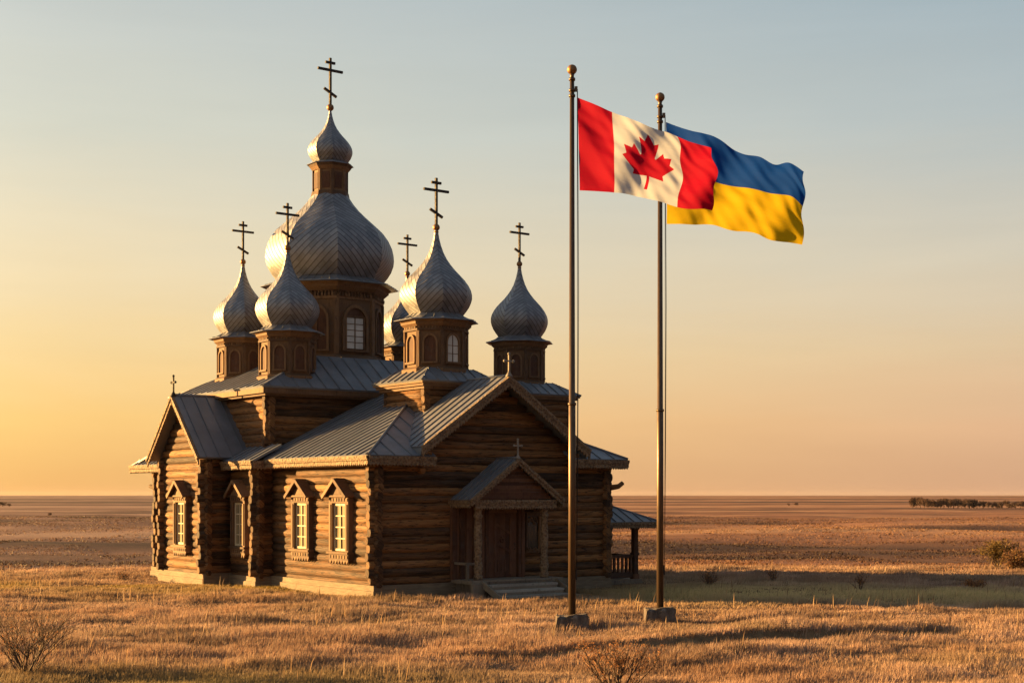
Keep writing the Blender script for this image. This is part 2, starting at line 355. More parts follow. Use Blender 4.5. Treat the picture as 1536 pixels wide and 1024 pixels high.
def field_col(x, y):
    x = np.asarray(x, float); y = np.asarray(y, float); yy = np.maximum(y, 20.0); ly = np.log(yy)
    b = vnoise(x/(0.9*yy)+3, ly*9.0+0.15*vnoise(x/30, y/30, 50), 51)*0.6+vnoise(x/(0.5*yy)+7, ly*24, 52)*0.45+vnoise(x/16, y/7, 53)*0.28+vnoise(x/4, y/2.2, 54)*0.08
    P = np.array([(0.07, 0.044, 0.036), (0.14, 0.076, 0.052), (0.245, 0.123, 0.076), (0.33, 0.17, 0.10), (0.41, 0.235, 0.135)])
    k = np.clip((b+0.55)/1.1, 0, 0.999)*4; i = k.astype(int); f = (k-i)[..., None]; c = P[i]*(1-f)+P[np.minimum(i+1, 4)]*f
    cool = (ss(-2, -22, x/np.sqrt(yy/60))*0.4)[..., None]; return c*(1-cool)+cool*c.mean(-1, keepdims=True)*np.array((1.12, 0.98, 0.92))
ys = np.concatenate([np.linspace(-70, 14, 30), np.arange(15, 62, 0.35), np.geomspace(62, 400, 220), np.geomspace(405, 9000, 90)])
ks = np.sign(np.linspace(-1, 1, 381))*np.abs(np.linspace(-1, 1, 381))**1.6*1.6
Yg, Kg = np.meshgrid(ys, ks, indexing='ij'); Xg = Kg*(np.abs(Yg)+45)
Zg = height(Xg, Yg); nr, nc = Xg.shape
me = bpy.data.meshes.new('ground'); vv = np.stack([Xg, Yg, Zg], -1).reshape(-1, 3)
ii = np.arange((nr-1)*nc).reshape(nr-1, nc)[:, :-1].ravel(); ff = np.stack([ii, ii+1, ii+nc+1, ii+nc], 1)
me.from_pydata(vv.tolist(), [], ff.tolist()); me.polygons.foreach_set('use_smooth', [True]*len(ff))
def ground_mat():
    m, t = mat('prairie_ground'); g = t.n('ShaderNodeNewGeometry').outputs['Position']
    s = t.n('ShaderNodeSeparateXYZ'); t.l(g, s.inputs[0]); y = s.outputs[1]
    fine = t.noise(g, 3.0, 6, 0.7); mid = t.noise(t.mapping(g, (0.05, 0.16, 0.1)), 1.0, 5, 0.6, 0.3)
    far = t.noise(t.mapping(g, (0.0028, 0.011, 0.01)), 1.0, 5, 0.55, 0.2); patch = t.noise(t.mapping(g, (0.35, 0.7, 0.3)), 1.0, 4, 0.6)
    cfar = t.n('ShaderNodeAttribute', attribute_name='col').outputs['Color']
    tuss = t.noise(t.mapping(g, (0.35, 0.9, 0.5)), 1.0, 6, 0.72)
    cfar = t.mix(t.mrange(t.math('ADD', t.math('MULTIPLY', tuss, 0.6), t.math('MULTIPLY', mid, 0.4)), 0.40, 0.56, 0.38, 0.0), cfar, (0.14, 0.09, 0.062))
    cnear = t.ramp(t.math('ADD', t.math('MULTIPLY', fine, 0.5), t.math('MULTIPLY', patch, 0.5)), [(0.35, (0.06, 0.038, 0.024)), (0.5, (0.16, 0.10, 0.055)), (0.7, (0.30, 0.195, 0.105))])
    c = t.mix(t.mrange(y, 56, 72), cnear, cfar)
    t.l(c, t.b.inputs['Base Color']); t.b.inputs['Roughness'].default_value = 0.95; t.b.inputs['Specular IOR Level'].default_value = 0.05
    hh = t.math('ADD', t.math('MULTIPLY', fine, 0.06), t.math('MULTIPLY', tuss, 0.26))
    t.l(t.bump(hh, 0.8, 1.0), t.b.inputs['Normal']); return m
gc = np.ones((nr*nc, 4), np.float32); gc[:, :3] = field_col(Xg.ravel(), Yg.ravel()); me.attributes.new('col', 'FLOAT_COLOR', 'POINT').data.foreach_set('color', gc.ravel())
me.materials.append(ground_mat()); go = bpy.data.objects.new('ground', me); COL.objects.link(go); tag(go, kind='structure')

# ------------------------------------------------------------------ church
TH = R(36.3); CX, CY = -4.23, 44.4
church = empty('log_church', (CX, CY, 0), TH)
tag(church, 'dark log church with silver onion domes standing on the grassland', 'church')
def to_world(u, v): return (CX+u*math.cos(TH)-v*math.sin(TH), CY+u*math.sin(TH)+v*math.cos(TH))
PITCH = 0.252

def log(mb, axis, fixed, a0, a1, z, r=PITCH/2*1.13):
    n = max(2, int(abs(a1-a0)/0.7)+1); pts = []; rads = []
    r *= random.uniform(0.93, 1.08); b1 = random.uniform(-0.02, 0.02); b2 = random.uniform(-0.016, 0.016); tap = random.uniform(-0.06, 0.06)
    for i in range(n+1):
        a = a0+(a1-a0)*i/n; w = math.sin(PI*i/n)
        p = (a, fixed+b1*w) if axis == 'u' else (fixed+b1*w, a)
        pts.append((p[0], p[1], z+b2*w)); rads.append(r*(1+tap*(2*i/n-1))*random.uniform(0.95, 1.04))
    # rounded off ends
    mb.tube(pts, rads, 12, 0, random.random(), True, True, 0.74); mb.mi[-1] = mb.mi[-2] = 1
def log_wall(mb, axis, fixed, a0, a1, z0, z1, ext0=0.22, ext1=0.22, half=False, lim=None, core=None):
    k = 0; z = z0+PITCH/2+(PITCH/2 if half else 0)
    if half: log(mb, axis, fixed, a0-ext0, a1+ext1, z0+PITCH*0.12, PITCH*0.36)
    while z < z1+PITCH*0.3:
        lo, hi = a0-ext0*random.uniform(0.75, 1.15), a1+ext1*random.uniform(0.75, 1.15)
        if lim is not None:
            l2 = lim(z)
            if l2 is not None: lo, hi = max(lo, l2[0]), min(hi, l2[1])
        if hi-lo > 0.25: log(mb, axis, fixed, lo, hi, z)
        z += PITCH

def core_box(mb, u0, u1, v0, v1, z0, z1): mb.box(u0+0.05, u1-0.05, v0+0.05, v1-0.05, z0, z1, 0, 0.1)

def roof_panel(mb, pts, edir, thick=0.07, pitch=0.40, phase=0.5, seam=True):
    n = norm(cross(sub(pts[1], pts[0]), sub(pts[2], pts[0])))
    if n[2] < 0: pts = list(reversed(pts)); n = mul(n, -1)
    mb.prism(list(reversed(pts)), mul(n, -thick), 0, random.uniform(0, 0.3))
    # give the sheet alternate tones per tray through separate faces is left to the material; seams are real ribs
    e = norm(edir); s = norm(cross(n, e)); o = pts[0]
    P = [(dot(sub(p, o), e), dot(sub(p, o), s)) for p in pts]
    xs = [p[0] for p in P]
    def clip(Q, c, sgn):
        out = []
        for i in range(len(Q)):
            a, b = Q[i], Q[(i+1) % len(Q)]; da, db = sgn*(a[0]-c), sgn*(b[0]-c)
            if da >= 0: out.append(a)
            if da*db < 0: out.append((c, a[1]+(b[1]-a[1])*da/(da-db)))
        return out
    x = min(xs)+pitch*(phase-1)
    while seam and x < max(xs):                    # the single trays between the seams, each weathered a little differently
        Q = clip(clip(P, x+0.004, 1), x+pitch-0.004, -1)
        if len(Q) >= 3: mb.prism([add(o, add(add(mul(e, q[0]), mul(s, q[1])), mul(n, 0.006+0.002*random.random()))) for q in reversed(Q)], mul(n, -0.0055), 0, random.random()**2*0.75)
        x += pitch
    x = min(xs)+pitch*phase
    while x < max(xs)-0.05:
        hit = []
        for i in range(len(P)):
            a, b = P[i], P[(i+1) % len(P)]
            if (a[0]-x)*(b[0]-x) < 0: hit.append(a[1]+(b[1]-a[1])*(x-a[0])/(b[0]-a[0]))
        if len(hit) >= 2 and max(hit)-min(hit) > 0.12 and seam:
            q0 = add(o, add(mul(e, x), mul(s, min(hit)+0.01))); q1 = add(o, add(mul(e, x), mul(s, max(hit)-0.01)))
            mb.bar(add(q0, mul(n, 0.022)), add(q1, mul(n, 0.022)), 0.026, 0.046, n, 0, 0.9)
        x += pitch
def ridge(mb, a, b, r=0.05): mb.tube([a, b], [r, r], 6, 0, 0.6)

def lace(mb, a, b, out, drop=0.26, tooth=0.12, th=0.04, cap=0.09):
    L = math.dist(a, b); n = max(2, int(L/tooth)); poly = [a, b]
    for i in range(n, 0, -1):
        for f, d in ((0.0, 0.78), (0.28, 0.86), (0.5, 1.0), (0.72, 0.86)):
            t = (i-f)/n; poly.append((a[0]+(b[0]-a[0])*t, a[1]+(b[1]-a[1])*t, a[2]+(b[2]-a[2])*t-drop*d))
    poly.append((a[0], a[1], a[2]-drop*0.78))
    o = norm(out); mb.prism(poly, mul(o, th), 0, 0.5)
    # raised upper strip with its own small teeth, and a cap moulding
    a2, b2 = add(a, mul(o, th)), add(b, mul(o, th)); poly = [a2, b2]
    for i in range(n*2, 0, -1):
        for f, d in ((0.0, 0.36), (0.5, 0.50)):
            t = (i-f)/(2*n); poly.append((a2[0]+(b2[0]-a2[0])*t, a2[1]+(b2[1]-a2[1])*t, a2[2]+(b2[2]-a2[2])*t-drop*d))
    poly.append((a2[0], a2[1], a2[2]-drop*0.36)); mb.prism(poly, mul(o, 0.018), 0, 0.9)
    q = mul(o, th*0.5+0.012); dz = (0, 0, -cap*0.5+0.015)
    mb.bar(add(add(a, q), dz), add(add(b, q), dz), th+0.06, cap, (0, 0, 1), 0, 0.7)

# --- foundations
def foundation(u0, u1, v0, v1, z1=0.40, out=0.2):
    mb = MB()
    mb.box(u0-out, u1+out, v0-out, v1+out, -0.8, z1*0.55, 0, random.random())
    mb.box(u0-out+0.03, u1+out-0.03, v0-out+0.03, v1+out-0.03, z1*0.56, z1, 0, random.random())
    return mb.build('foundation', M_FOUND, church)
W = 9.2; AX = 4.6
foundation(0, W, 0, 6.6); foundation(-0.6, W+0.3, 6.9, 15.8, 0.38); foundation(-1.6, -0.62, 9.0, 12.6, 0.43); foundation(9.6, 11.9, 5.6, 8.1, 0.42)

# --- front hall walls
def wall_obj(fn):
    mb = MB(); fn(mb); return mb.build('log_wall', [M_LOG, M_END], church)
GS = 0.70; GZ = 7.02
def front(mb):
    lim = lambda z: None if z < 4.3 else (AX-(GZ-0.12-z)/GS, AX+(GZ-0.12-z)/GS)
    log_wall(mb, 'u', 0, 0, W, 0.40, 6.8, 0.3, 0.3, False, lim)
    mb.prism([(0.05, 0.06, 0.3), (W-0.05, 0.06, 0.3), (W-0.05, 0.06, 4.3), (AX+3.4, 0.06, 4.32), (AX, 0.06, 6.7), (AX-3.4, 0.06, 4.32), (0.05, 0.06, 4.3)], (0, 0.1, 0), 0, 0.1)
wall_obj(front)
def leftA(mb):
    log_wall(mb, 'v', 0, 0, 7.0, 0.40, 4.25, 0.3, 0.0, True); mb.box(0.06, 0.16, 0.2, 7, 0.3, 4.3, 0, 0.1)
wall_obj(leftA)
def rightA(mb):
    log_wall(mb, 'v', W, 0, 7.0, 0.40, 4.25, 0.3, 0.0, True); mb.box(W-0.16, W-0.06, 0.2, 7, 0.3, 4.3, 0, 0.1)
wall_obj(rightA)
# --- main body B (a little wider), side gable C
def bodyB_front(mb):
    log_wall(mb, 'u', 6.9, -0.6, 0.3, 0.38, 4.3, 0.3, 0.0, False)
wall_obj(bodyB_front)
wall_obj(lambda mb: log_wall(mb, 'u', 6.9, W-0.3, W+0.3, 0.38, 4.3, 0.0, 0.3, False))
def bodyB_left(mb):
    log_wall(mb, 'v', -0.6, 6.9, 15.5, 0.38, 4.2, 0.3, 0.3, True); mb.box(-0.54, -0.44, 6.95, 15.4, 0.3, 4.3, 0, 0.1)
wall_obj(bodyB_left)
def bodyB_right(mb):
    log_wall(mb, 'v', W+0.3, 6.9, 15.5, 0.38, 4.2, 0.3, 0.3, True); mb.box(W+0.14, W+0.24, 6.95, 15.4, 0.3, 4.3, 0, 0.1)
wall_obj(bodyB_right)
def bodyB_back(mb):
    log_wall(mb, 'u', 15.5, -0.6, W+0.3, 0.38, 4.3, 0.3, 0.3, False); mb.box(-0.5, W+0.2, 15.34, 15.44, 0.3, 4.3, 0, 0.1)
wall_obj(bodyB_back)
CV = 10.75; CH = 1.8
def sideC(mb):
    lim = lambda z: None if z < 4.4 else (CV-(6.6-z), CV+(6.6-z))
    log_wall(mb, 'v', -1.6, CV-CH, CV+CH, 0.43, 6.3, 0.32, 0.32, True, lim)
    log_wall(mb, 'u', CV-CH, -1.6, -0.6, 0.43, 4.5, 0.32, 0.0, False); log_wall(mb, 'u', CV+CH, -1.6, -0.6, 0.43, 4.5, 0.32, 0.0, False)
    mb.prism([(-1.54, CV-CH, 0.3), (-1.54, CV+CH, 0.3), (-1.54, CV+CH, 4.5), (-1.54, CV, 6.3), (-1.54, CV-CH, 4.5)], (0.1, 0, 0), 0, 0.1)
wall_obj(sideC)
# --- upper block
UV0, UV1 = 7.2, 14.4
def upper(mb):
    log_wall(mb, 'u', UV0, 0, W, 4.2, 6.85, 0.25, 0.25, False); log_wall(mb, 'u', UV1, 0, W, 4.2, 6.85, 0.25, 0.25, False)
    log_wall(mb, 'v', 0, UV0, UV1, 4.2, 6.8, 0.25, 0.25, True); log_wall(mb, 'v', W, UV0, UV1, 4.2, 6.8, 0.25, 0.25, True)
    mb.box(0.06, W-0.06, UV0+0.06, UV1-0.06, 4.0, 6.9, 0, 0.1)
wall_obj(upper)

# --- roofs
def roof_obj(fn, name='roof'):
    mb = MB(); fn(mb); return mb.build(name, M_ROOF, church)
def lace_obj(parent, runs, name='fascia'):
    for r_ in runs:
        mb = MB(); lace(mb, *r_); mb.build(name, M_LACE, parent)
OH = 0.6; EZ = 4.42; RS = (7.0-EZ)/(AX+OH)
def pz(d): return EZ+RS*d            # height above the eave after running d inwards
hv = AX                               # hip meets the ridge
def hall_roof(mb):
    roof_panel(mb, [(-OH, -OH, EZ), (-OH, UV0-0.1, EZ), (AX, UV0-0.1, pz(AX+OH)), (AX, hv, pz(AX+OH))], (0, 1, 0))
    roof_panel(mb, [(W+OH, -OH, EZ), (W+OH, UV0-0.1, EZ), (AX, UV0-0.1, pz(AX+OH)), (AX, hv, pz(AX+OH))], (0, 1, 0))
    for a, b in (((-OH, 1.85), 1), ((W+OH, 7.35), -1)):       # front hips, stopping where the front gable begins
        x0, x1 = a; k = abs(AX-x1)*0.72; y1 = hv-0.55; roof_panel(mb, [(x0, -OH, EZ), (x1, -OH, EZ), (x1, 0.06, pz(OH+0.06)), (AX-b*0.9, y1-0.35, pz(y1-0.35+OH)), (AX-b*0.55, y1, pz(y1+OH)), (x0+b*(y1+OH), y1, pz(y1+OH))], (1, 0, 0), pitch=0.62)
    ridge(mb, (-OH, -OH, EZ+0.02), (AX, hv, 7.03)); ridge(mb, (W+OH, -OH, EZ+0.02), (AX, hv, 7.03)); ridge(mb, (AX, hv, 7.03), (AX, UV0-0.1, 7.03))
r_hall = roof_obj(hall_roof)
lace_obj(r_hall, [((-OH, 6.35, EZ-0.03), (-OH, -OH, EZ-0.03), (-1, 0, 0), 0.30), ((-OH, -OH-0.0, EZ-0.035), (1.84, -OH, EZ-0.035), (0, -1, 0), 0.30),
                  ((7.36, -OH, EZ-0.035), (W+OH, -OH, EZ-0.035), (0, -1, 0), 0.30), ((W+OH, -OH, EZ-0.03), (W+OH, 6.35, EZ-0.03), (1, 0, 0), 0.30)])
# soffit boards under the eaves
mb = MB(); mb.box(-OH+0.05, 0.05, -OH+0.05, 7.0, EZ-0.16, EZ-0.12); mb.box(W-0.05, W+OH-0.05, -OH+0.05, 7.0, EZ-0.16, EZ-0.12)
mb.box(0.06, 1.9, -OH+0.05, 0.05, EZ-0.162, EZ-0.122); mb.box(7.3, W-0.06, -OH+0.05, 0.05, EZ-0.162, EZ-0.122); mb.build('soffit', M_TRIM, r_hall)
GW = 3.35; GF = -0.7; GE = 7.06-GS*GW
def vb(z): return (z-EZ)/RS-OH-0.15
def gable_roof(mb):
    for sg in (-1, 1):
        roof_panel(mb, [(AX+sg*GW, GF, GE), (AX, GF, 7.06), (AX, vb(7.06)+0.3, 7.06), (AX+sg*GW, vb(GE)+0.3, GE)], (0, 1, 0), 0.09, 0.42)
        x = AX+sg*(GW-0.02); mb.prism([(x, GF+0.02, GE-0.05), (x, vb(GE)+0.25, GE-0.05), (x, vb(EZ+0.1)+0.15, EZ+0.02), (x, GF+0.1, EZ+0.02)], (-sg*0.05, 0, 0), 0, 0.9)
    ridge(mb, (AX, GF, 7.08), (AX, 5.0, 7.08))
r_gab = roof_obj(gable_roof)
lace_obj(r_gab, [((AX-GW-0.02, GF-0.03, GE-0.0), (AX, GF-0.03, 7.04), (0, -1, 0), 0.36, 0.13, 0.05), ((AX, GF-0.034, 7.04), (AX+GW+0.02, GF-0.034, GE-0.0), (0, -1, 0), 0.36, 0.13, 0.05)], 'bargeboard')
for sg in (-1, 1):   # log brackets at the feet of the gable
    mb = MB()
    for k in range(3): mb.tube([(AX+sg*(GW-0.38+0.02*k), 0.2, GE-0.22-0.26*k), (AX+sg*(GW-0.38+0.02*k), -0.55+0.15*k, GE-0.22-0.26*k)], [0.12, 0.11], 8)
    mb.build('bracket', M_LOG, r_gab)
def sideB(mb):
    for u_e, u_i in ((-1.1, 0.0), (W+0.8, W)):
        roof_panel(mb, [(u_e, 6.3, 4.38), (u_e, 17.3, 4.38), (u_i, 17.3, 4.95), (u_i, 6.3, 4.95)], (0, 1, 0))
    roof_panel(mb, [(-1.1, 17.3, 4.38), (W+0.8, 17.3, 4.38), (W, 14.3, 5.6), (0, 14.3, 5.6)], (1, 0, 0))
r_B = roof_obj(sideB)
lace_obj(r_B, [((-1.1, CV-2.0, 4.36), (-1.1, 6.3, 4.36), (-1, 0, 0), 0.30), ((-1.1, 17.3, 4.36), (-1.1, CV+2.0, 4.36), (-1, 0, 0), 0.30), ((-1.1, 6.3, 4.35), (-0.2, 6.3, 4.35), (0, -1, 0), 0.30)])
def roofC(mb):
    for sg in (-1, 1):
        roof_panel(mb, [(-2.05, CV+sg*2.3, 4.52), (-2.05, CV, 6.80), (0.05, CV, 6.80), (0.05, CV+sg*2.3, 4.52)], (1, 0, 0), 0.08, 0.5)
    ridge(mb, (-2.05, CV, 6.82), (0, CV, 6.82))
r_C = roof_obj(roofC)
lace_obj(r_C, [((-2.08, CV, 6.78), (-2.08, CV-2.3, 4.50), (-1, 0, 0), 0.30, 0.13, 0.05), ((-2.084, CV+2.3, 4.50), (-2.084, CV, 6.78), (-1, 0, 0), 0.30, 0.13, 0.05)], 'bargeboard')
def upper_roof(mb):
    o = 0.5; z0, z1 = 6.98, 8.3; h = 2.25; cu, cv = AX, 10.8
    A = [(-o, UV0-o, z0), (W+o, UV0-o, z0), (W+o, UV1+o, z0), (-o, UV1+o, z0)]; B = [(cu-h, cv-h, z1), (cu+h, cv-h, z1), (cu+h, cv+h, z1), (cu-h, cv+h, z1)]
    for i in range(4):
        j = (i+1) % 4; roof_panel(mb, [A[i], A[j], B[j], B[i]], sub(A[j], A[i]), pitch=0.55); ridge(mb, A[i], B[i], 0.045)
    mb.prism(B, (0, 0, 0.03), 0, 0.2)
r_up = roof_obj(upper_roof)
mb = MB(); o = 0.47
mb.box(-o, W+o, UV0-o, UV0-o+0.05, 6.74, 6.92); mb.box(-o, W+o, UV1+o-0.05, UV1+o, 6.74, 6.92)
mb.box(-o, -o+0.05, UV0-o+0.052, UV1+o-0.052, 6.74, 6.92); mb.box(W+o-0.05, W+o, UV0-o+0.052, UV1+o-0.052, 6.74, 6.92)
mb.box(-0.35, W+0.35, UV0-0.35, UV1+0.35, 6.66, 6.78); mb.build('eaves_board', M_TRIM, r_up)

# --- openings
def frame_M(o, ex, out):                    # local x along the wall, y outwards, z up
    M = Matrix.Identity(4); ex = Vector(ex); ey = Vector(out); ez = Vector((0, 0, 1))
    for i, a in enumerate((ex, ey, ez)):
        for j in range(3): M[j][i] = a[j]
    for j in range(3): M[j][3] = o[j]
    return M
def wall_window(M, wp=0.84, z0=1.42, z1=2.92, dep=0.27):
    hw = wp/2; c = MB(); c.M = M; fw = 0.20
    c.box(-hw-fw, -hw, -0.1, dep, z0-0.02, z1+0.02); c.box(hw, hw+fw, -0.1, dep, z0-0.02, z1+0.02)
    c.box(-hw-fw, hw+fw, -0.1, dep, z1+0.022, z1+0.24); c.box(-hw-fw, hw+fw, -0.1, dep, z0-0.30, z0-0.022)
    c.box(-hw-fw-0.06, hw+fw+0.06, 0.05, dep+0.07, z0-0.10, z0-0.03)
    for sx in (-1, 1): c.box(sx*(hw+fw*0.5)-0.05, sx*(hw+fw*0.5)+0.05, dep+0.002, dep+0.03, z0+0.02, z1-0.02)
    n = 7
    for i in range(n):
        x0 = -hw-fw+(2*(hw+fw))*i/n; x1 = x0+2*(hw+fw)/n
        c.prism([(x0, dep, z0-0.30), (x1, dep, z0-0.30), ((x0+x1)/2, dep, z0-0.42)], (0, -0.05, 0))
        c.box(x0+0.03, x1-0.03, dep+0.002, dep+0.022, z0-0.24, z0-0.14); c.box(x0+0.03, x1-0.03, dep+0.002, dep+0.022, z1+0.08, z1+0.18)
    win = c.build('window', M_TRIM, church)
    p = MB(); p.M = M; p.box(-hw+0.002, hw-0.002, -0.05, 0.15, z0, z1); p.build('pane', M_GLASS, win)
    s = MB(); s.M = M
    for x in (-hw+0.03, -0.012, hw-0.03): s.box(x-(0.03 if abs(x) > 0.1 else 0.016), x+(0.03 if abs(x) > 0.1 else 0.016), 0.152, 0.19, z0, z1)
    for k in range(5):
        z = z0+0.03+(z1-z0-0.06)*k/4; hh = 0.035 if k in (0, 4) else 0.018; s.box(-hw+0.004, hw-0.004, 0.153, 0.186, z-hh, z+hh)
    s.build('muntins', M_PALE, win)
    h = MB(); h.M = M; hb = z1+0.24; ha = hb+0.56; ho = hw+fw+0.14
    h.prism([(-ho+0.16, dep-0.02, hb), (ho-0.16, dep-0.02, hb), (0, dep-0.02, ha-0.1)], (0, 0.05, 0))
    h.prism([(-0.22, dep+0.03, hb+0.06), (0.22, dep+0.03, hb+0.06), (0, dep+0.03, hb+0.3)], (0, 0.02, 0))
    for sg in (-1, 1): h.bar((sg*ho, (dep+0.10)/2, hb-0.02), (0, (dep+0.10)/2, ha-0.0), dep+0.22, 0.05, (0, 0, 1) if False else (-sg*(ha-hb), 0, ho))
    for sg in (-1, 1): h.bar((sg*ho, dep+0.18, hb-0.05), (0, dep+0.185, ha-0.03), 0.05, 0.11, (0, 0, 1))
    h.box(-hw-fw-0.05, hw+fw+0.05, -0.05, dep+0.09, hb-0.03, hb+0.03)
    h.build('hood', M_TRIM, win); return win
for v in (1.85, 4.45): wall_window(frame_M((0, v, 0), (0, -1, 0), (-1, 0, 0)))
wall_window(frame_M((-0.6, 7.95, 0), (0, -1, 0), (-1, 0, 0)), 0.74)
wall_window(frame_M((-1.6, CV-0.1, 0), (0, -1, 0), (-1, 0, 0)), 0.74)

# --- entrance porch
PZ = 0.50; PF = -1.05
mb = MB(); mb.box(2.75, 6.4, PF-0.22, -0.02, PZ-0.12, PZ)
mb.box(2.85, 6.3, PF-0.12, -0.2, -0.6, PZ-0.122); mb.box(2.70, 3.15, PF-0.35, PF-0.225, -0.6, PZ-0.1)
porch = mb.build('entrance_porch', M_GREYW, church)
mb = MB()
for k in range(4):
    mb.box(3.25-0.03*k, 5.95+0.03*k, PF-0.224-0.30*(k+1), PF-0.226-0.30*k+0.04, PZ-0.16*(k+1)-0.045, PZ-0.16*(k+1)+0.025)
mb.box(3.3, 5.9, PF-1.2, PF-0.3, -0.6, -0.1)
mb.build('steps', M_STEP, porch)
mb = MB()
for k in range(4): mb.box(3.32-0.03*k, 5.88+0.03*k, PF-0.21-0.30*k-0.02, PF-0.21-0.30*k, PZ-0.16*(k+1)+0.027, PZ-0.16*k-0.047)
mb.bar((3.13, PF-0.25, PZ-0.1), (3.13, PF-1.35, -0.1), 0.07, 0.2); mb.bar((6.09, PF-0.25, PZ-0.1), (6.09, PF-1.35, -0.1), 0.07, 0.2)
mb.build('risers', M_GREYW, porch)
POST = [(0.15, 0), (0.15, 0.14), (0.11, 0.17), (0.13, 0.25), (0.155, 0.38), (0.13, 0.55), (0.10, 0.62), (0.14, 0.68), (0.10, 0.74), (0.12, 0.9), (0.135, 1.25), (0.125, 1.6), (0.105, 1.95), (0.15, 2.0), (0.15, 2.05), (0.11, 2.1), (0.13, 2.2), (0.15, 2.24), (0.15, 2.42)]
for x in (3.2, 5.85):
    mb = MB(); mb.lathe([(r_, PZ+z) for r_, z in POST], 12, (x, PF+0.08)); mb.build('post', M_LACE, porch)
mb = MB()
EZP = 3.05; AZP = 4.38; PW = 1.82; PFR = PF-0.22
for sg in (-1, 1):
    roof_panel(mb, [(AX-0.05+sg*PW, PFR, EZP), (AX-0.05, PFR, AZP), (AX-0.05, 0.1, AZP), (AX-0.05+sg*PW, 0.1, EZP)], (0, 1, 0), 0.06, 0.3)
ridge(mb, (AX-0.05, PFR, AZP+0.02), (AX-0.05, 0, AZP+0.02), 0.04); pr = mb.build('porch_roof', M_ROOF, porch)
mb = MB(); X0 = AX-0.05
lace(mb, (X0-PW-0.02, PFR-0.03, EZP), (X0, PFR-0.03, AZP-0.01), (0, -1, 0), 0.24, 0.1); lace(mb, (X0, PFR-0.034, AZP-0.01), (X0+PW+0.02, PFR-0.034, EZP), (0, -1, 0), 0.24, 0.1)
lace(mb, (X0-PW, 0, EZP-0.03), (X0-PW, PFR, EZP-0.03), (-1, 0, 0), 0.24, 0.1); lace(mb, (X0-PW+0.2, PFR+0.09, EZP-0.02), (X0+PW-0.2, PFR+0.09, EZP-0.02), (0, -1, 0), 0.30, 0.1)
lace(mb, (X0+PW, PFR, EZP-0.03), (X0+PW, 0, EZP-0.03), (1, 0, 0), 0.24, 0.1)
mb.build('porch_trim', M_LACE, porch)
mb = MB()
k = 0; z = EZP+0.02
while z < AZP-0.22:
    hw = (AZP-0.1-z-0.1)/((AZP-EZP)/PW); mb.box(X0-hw, X0+hw, PFR+0.16-0.006*(k % 2), PFR+0.2, z, z+0.105); z += 0.11; k += 1
mb.box(X0-PW+0.25, X0+PW-0.25, PF, PF+0.16, EZP-0.25, EZP-0.05); mb.box(3.12, 3.28, PF+0.162, 0, EZP-0.25, EZP-0.07); mb.box(5.77, 5.93, PF+0.162, 0, EZP-0.25, EZP-0.07)
mb.build('pediment', M_DOOR, porch)
mb = MB()
mb.bar((2.8, PF+0.1, PZ+0.52), (3.15, PF+0.1, PZ+0.52), 0.06, 0.08); mb.bar((2.8, PF+0.1, PZ+0.52), (2.8, -0.1, PZ+0.52), 0.06, 0.08); mb.box(2.76, 2.84, PF+0.06, PF+0.14, PZ, PZ+0.55)
mb.build('handrail', M_GREYW, porch)
# door with boards and carved diagonal panels
D0, D1, DZ = 4.10, 5.25, 2.62
mb = MB(); mb.box(D0, D1, -0.24, -0.10, PZ, DZ)
n = 5
for i in range(n): mb.box(D0+0.01+(D1-D0-0.02)*i/n+0.006, D0+0.01+(D1-D0-0.02)*(i+1)/n-0.006, -0.262, -0.242, PZ+0.03, DZ-0.03)
mb.bar((D0+0.3, -0.28, 2.25), (D1-0.3, -0.28, 1.95), 0.04, 0.07); mb.bar((D0+0.3, -0.28, 1.62), (D1-0.3, -0.28, 1.35), 0.04, 0.07)
mb.box(D0+0.22, D0+0.30, -0.30, -0.264, PZ+0.1, 2.45); mb.box(D1-0.30, D1-0.22, -0.30, -0.264, PZ+0.1, 2.45)
for i in range(9):
    a = i*0.7; mb.sphere((D0+0.55+0.09*math.cos(a)*(0.4+0.08*i), -0.27, 1.75+0.09*math.sin(a)*(0.4+0.08*i)), 0.04, 8)
for i in range(3): mb.box(D0+0.36+0.14*i, D0+0.42+0.14*i, -0.285, -0.264, PZ+0.2, 1.1)
door = mb.build('door', M_DOOR, church)
mb = MB(); mb.tube([(D1-0.14, -0.30, 1.42), (D1-0.14, -0.36, 1.44), (D1-0.14, -0.36, 1.6), (D1-0.14, -0.30, 1.62)], [0.015]*4, 6); mb.build('handle', M_IRON, door)
mb = MB()
for x in (D0-0.30, D0-0.16, D1+0.02, D1+0.17): mb.box(x, x+0.12, -0.34+0.04*random.random(), -0.08, PZ, DZ+0.1)
mb.box(D0-0.32, D1+0.32, -0.32, -0.08, DZ+0.102, DZ+0.26); mb.box(D0-0.001, D1+0.001, -0.28, -0.1, DZ+0.002, DZ+0.1)
mb.build('door_frame', M_DOOR, church)
mb = MB()
for i in range(4): mb.box(2.72+0.26*i, 2.72+0.26*i+0.16, -0.26-0.04*(i % 2), -0.1, PZ+0.0, EZP-0.1)
mb.box(2.70, 3.7, -0.22, -0.1, PZ, EZP-0.12); mb.build('plank_pilaster', M_DOOR, church)
mb = MB(); x0 = 5.95
for z in (1.35, 2.55): mb.box(x0-0.3, x0+0.3, -0.28, -0.1, z-0.06, z+0.06)
for x in (x0-0.3, x0+0.24): mb.box(x, x+0.06, -0.27, -0.1, 1.412, 2.488)
for i in range(14): mb.sphere((x0-0.24+0.48*random.random(), -0.2, 2.25+0.2*random.random()), 0.06, 6)
for i in range(10): mb.sphere((x0-0.3+0.6*random.random(), -0.27, 1.3+0.14*random.random()), 0.05, 6)
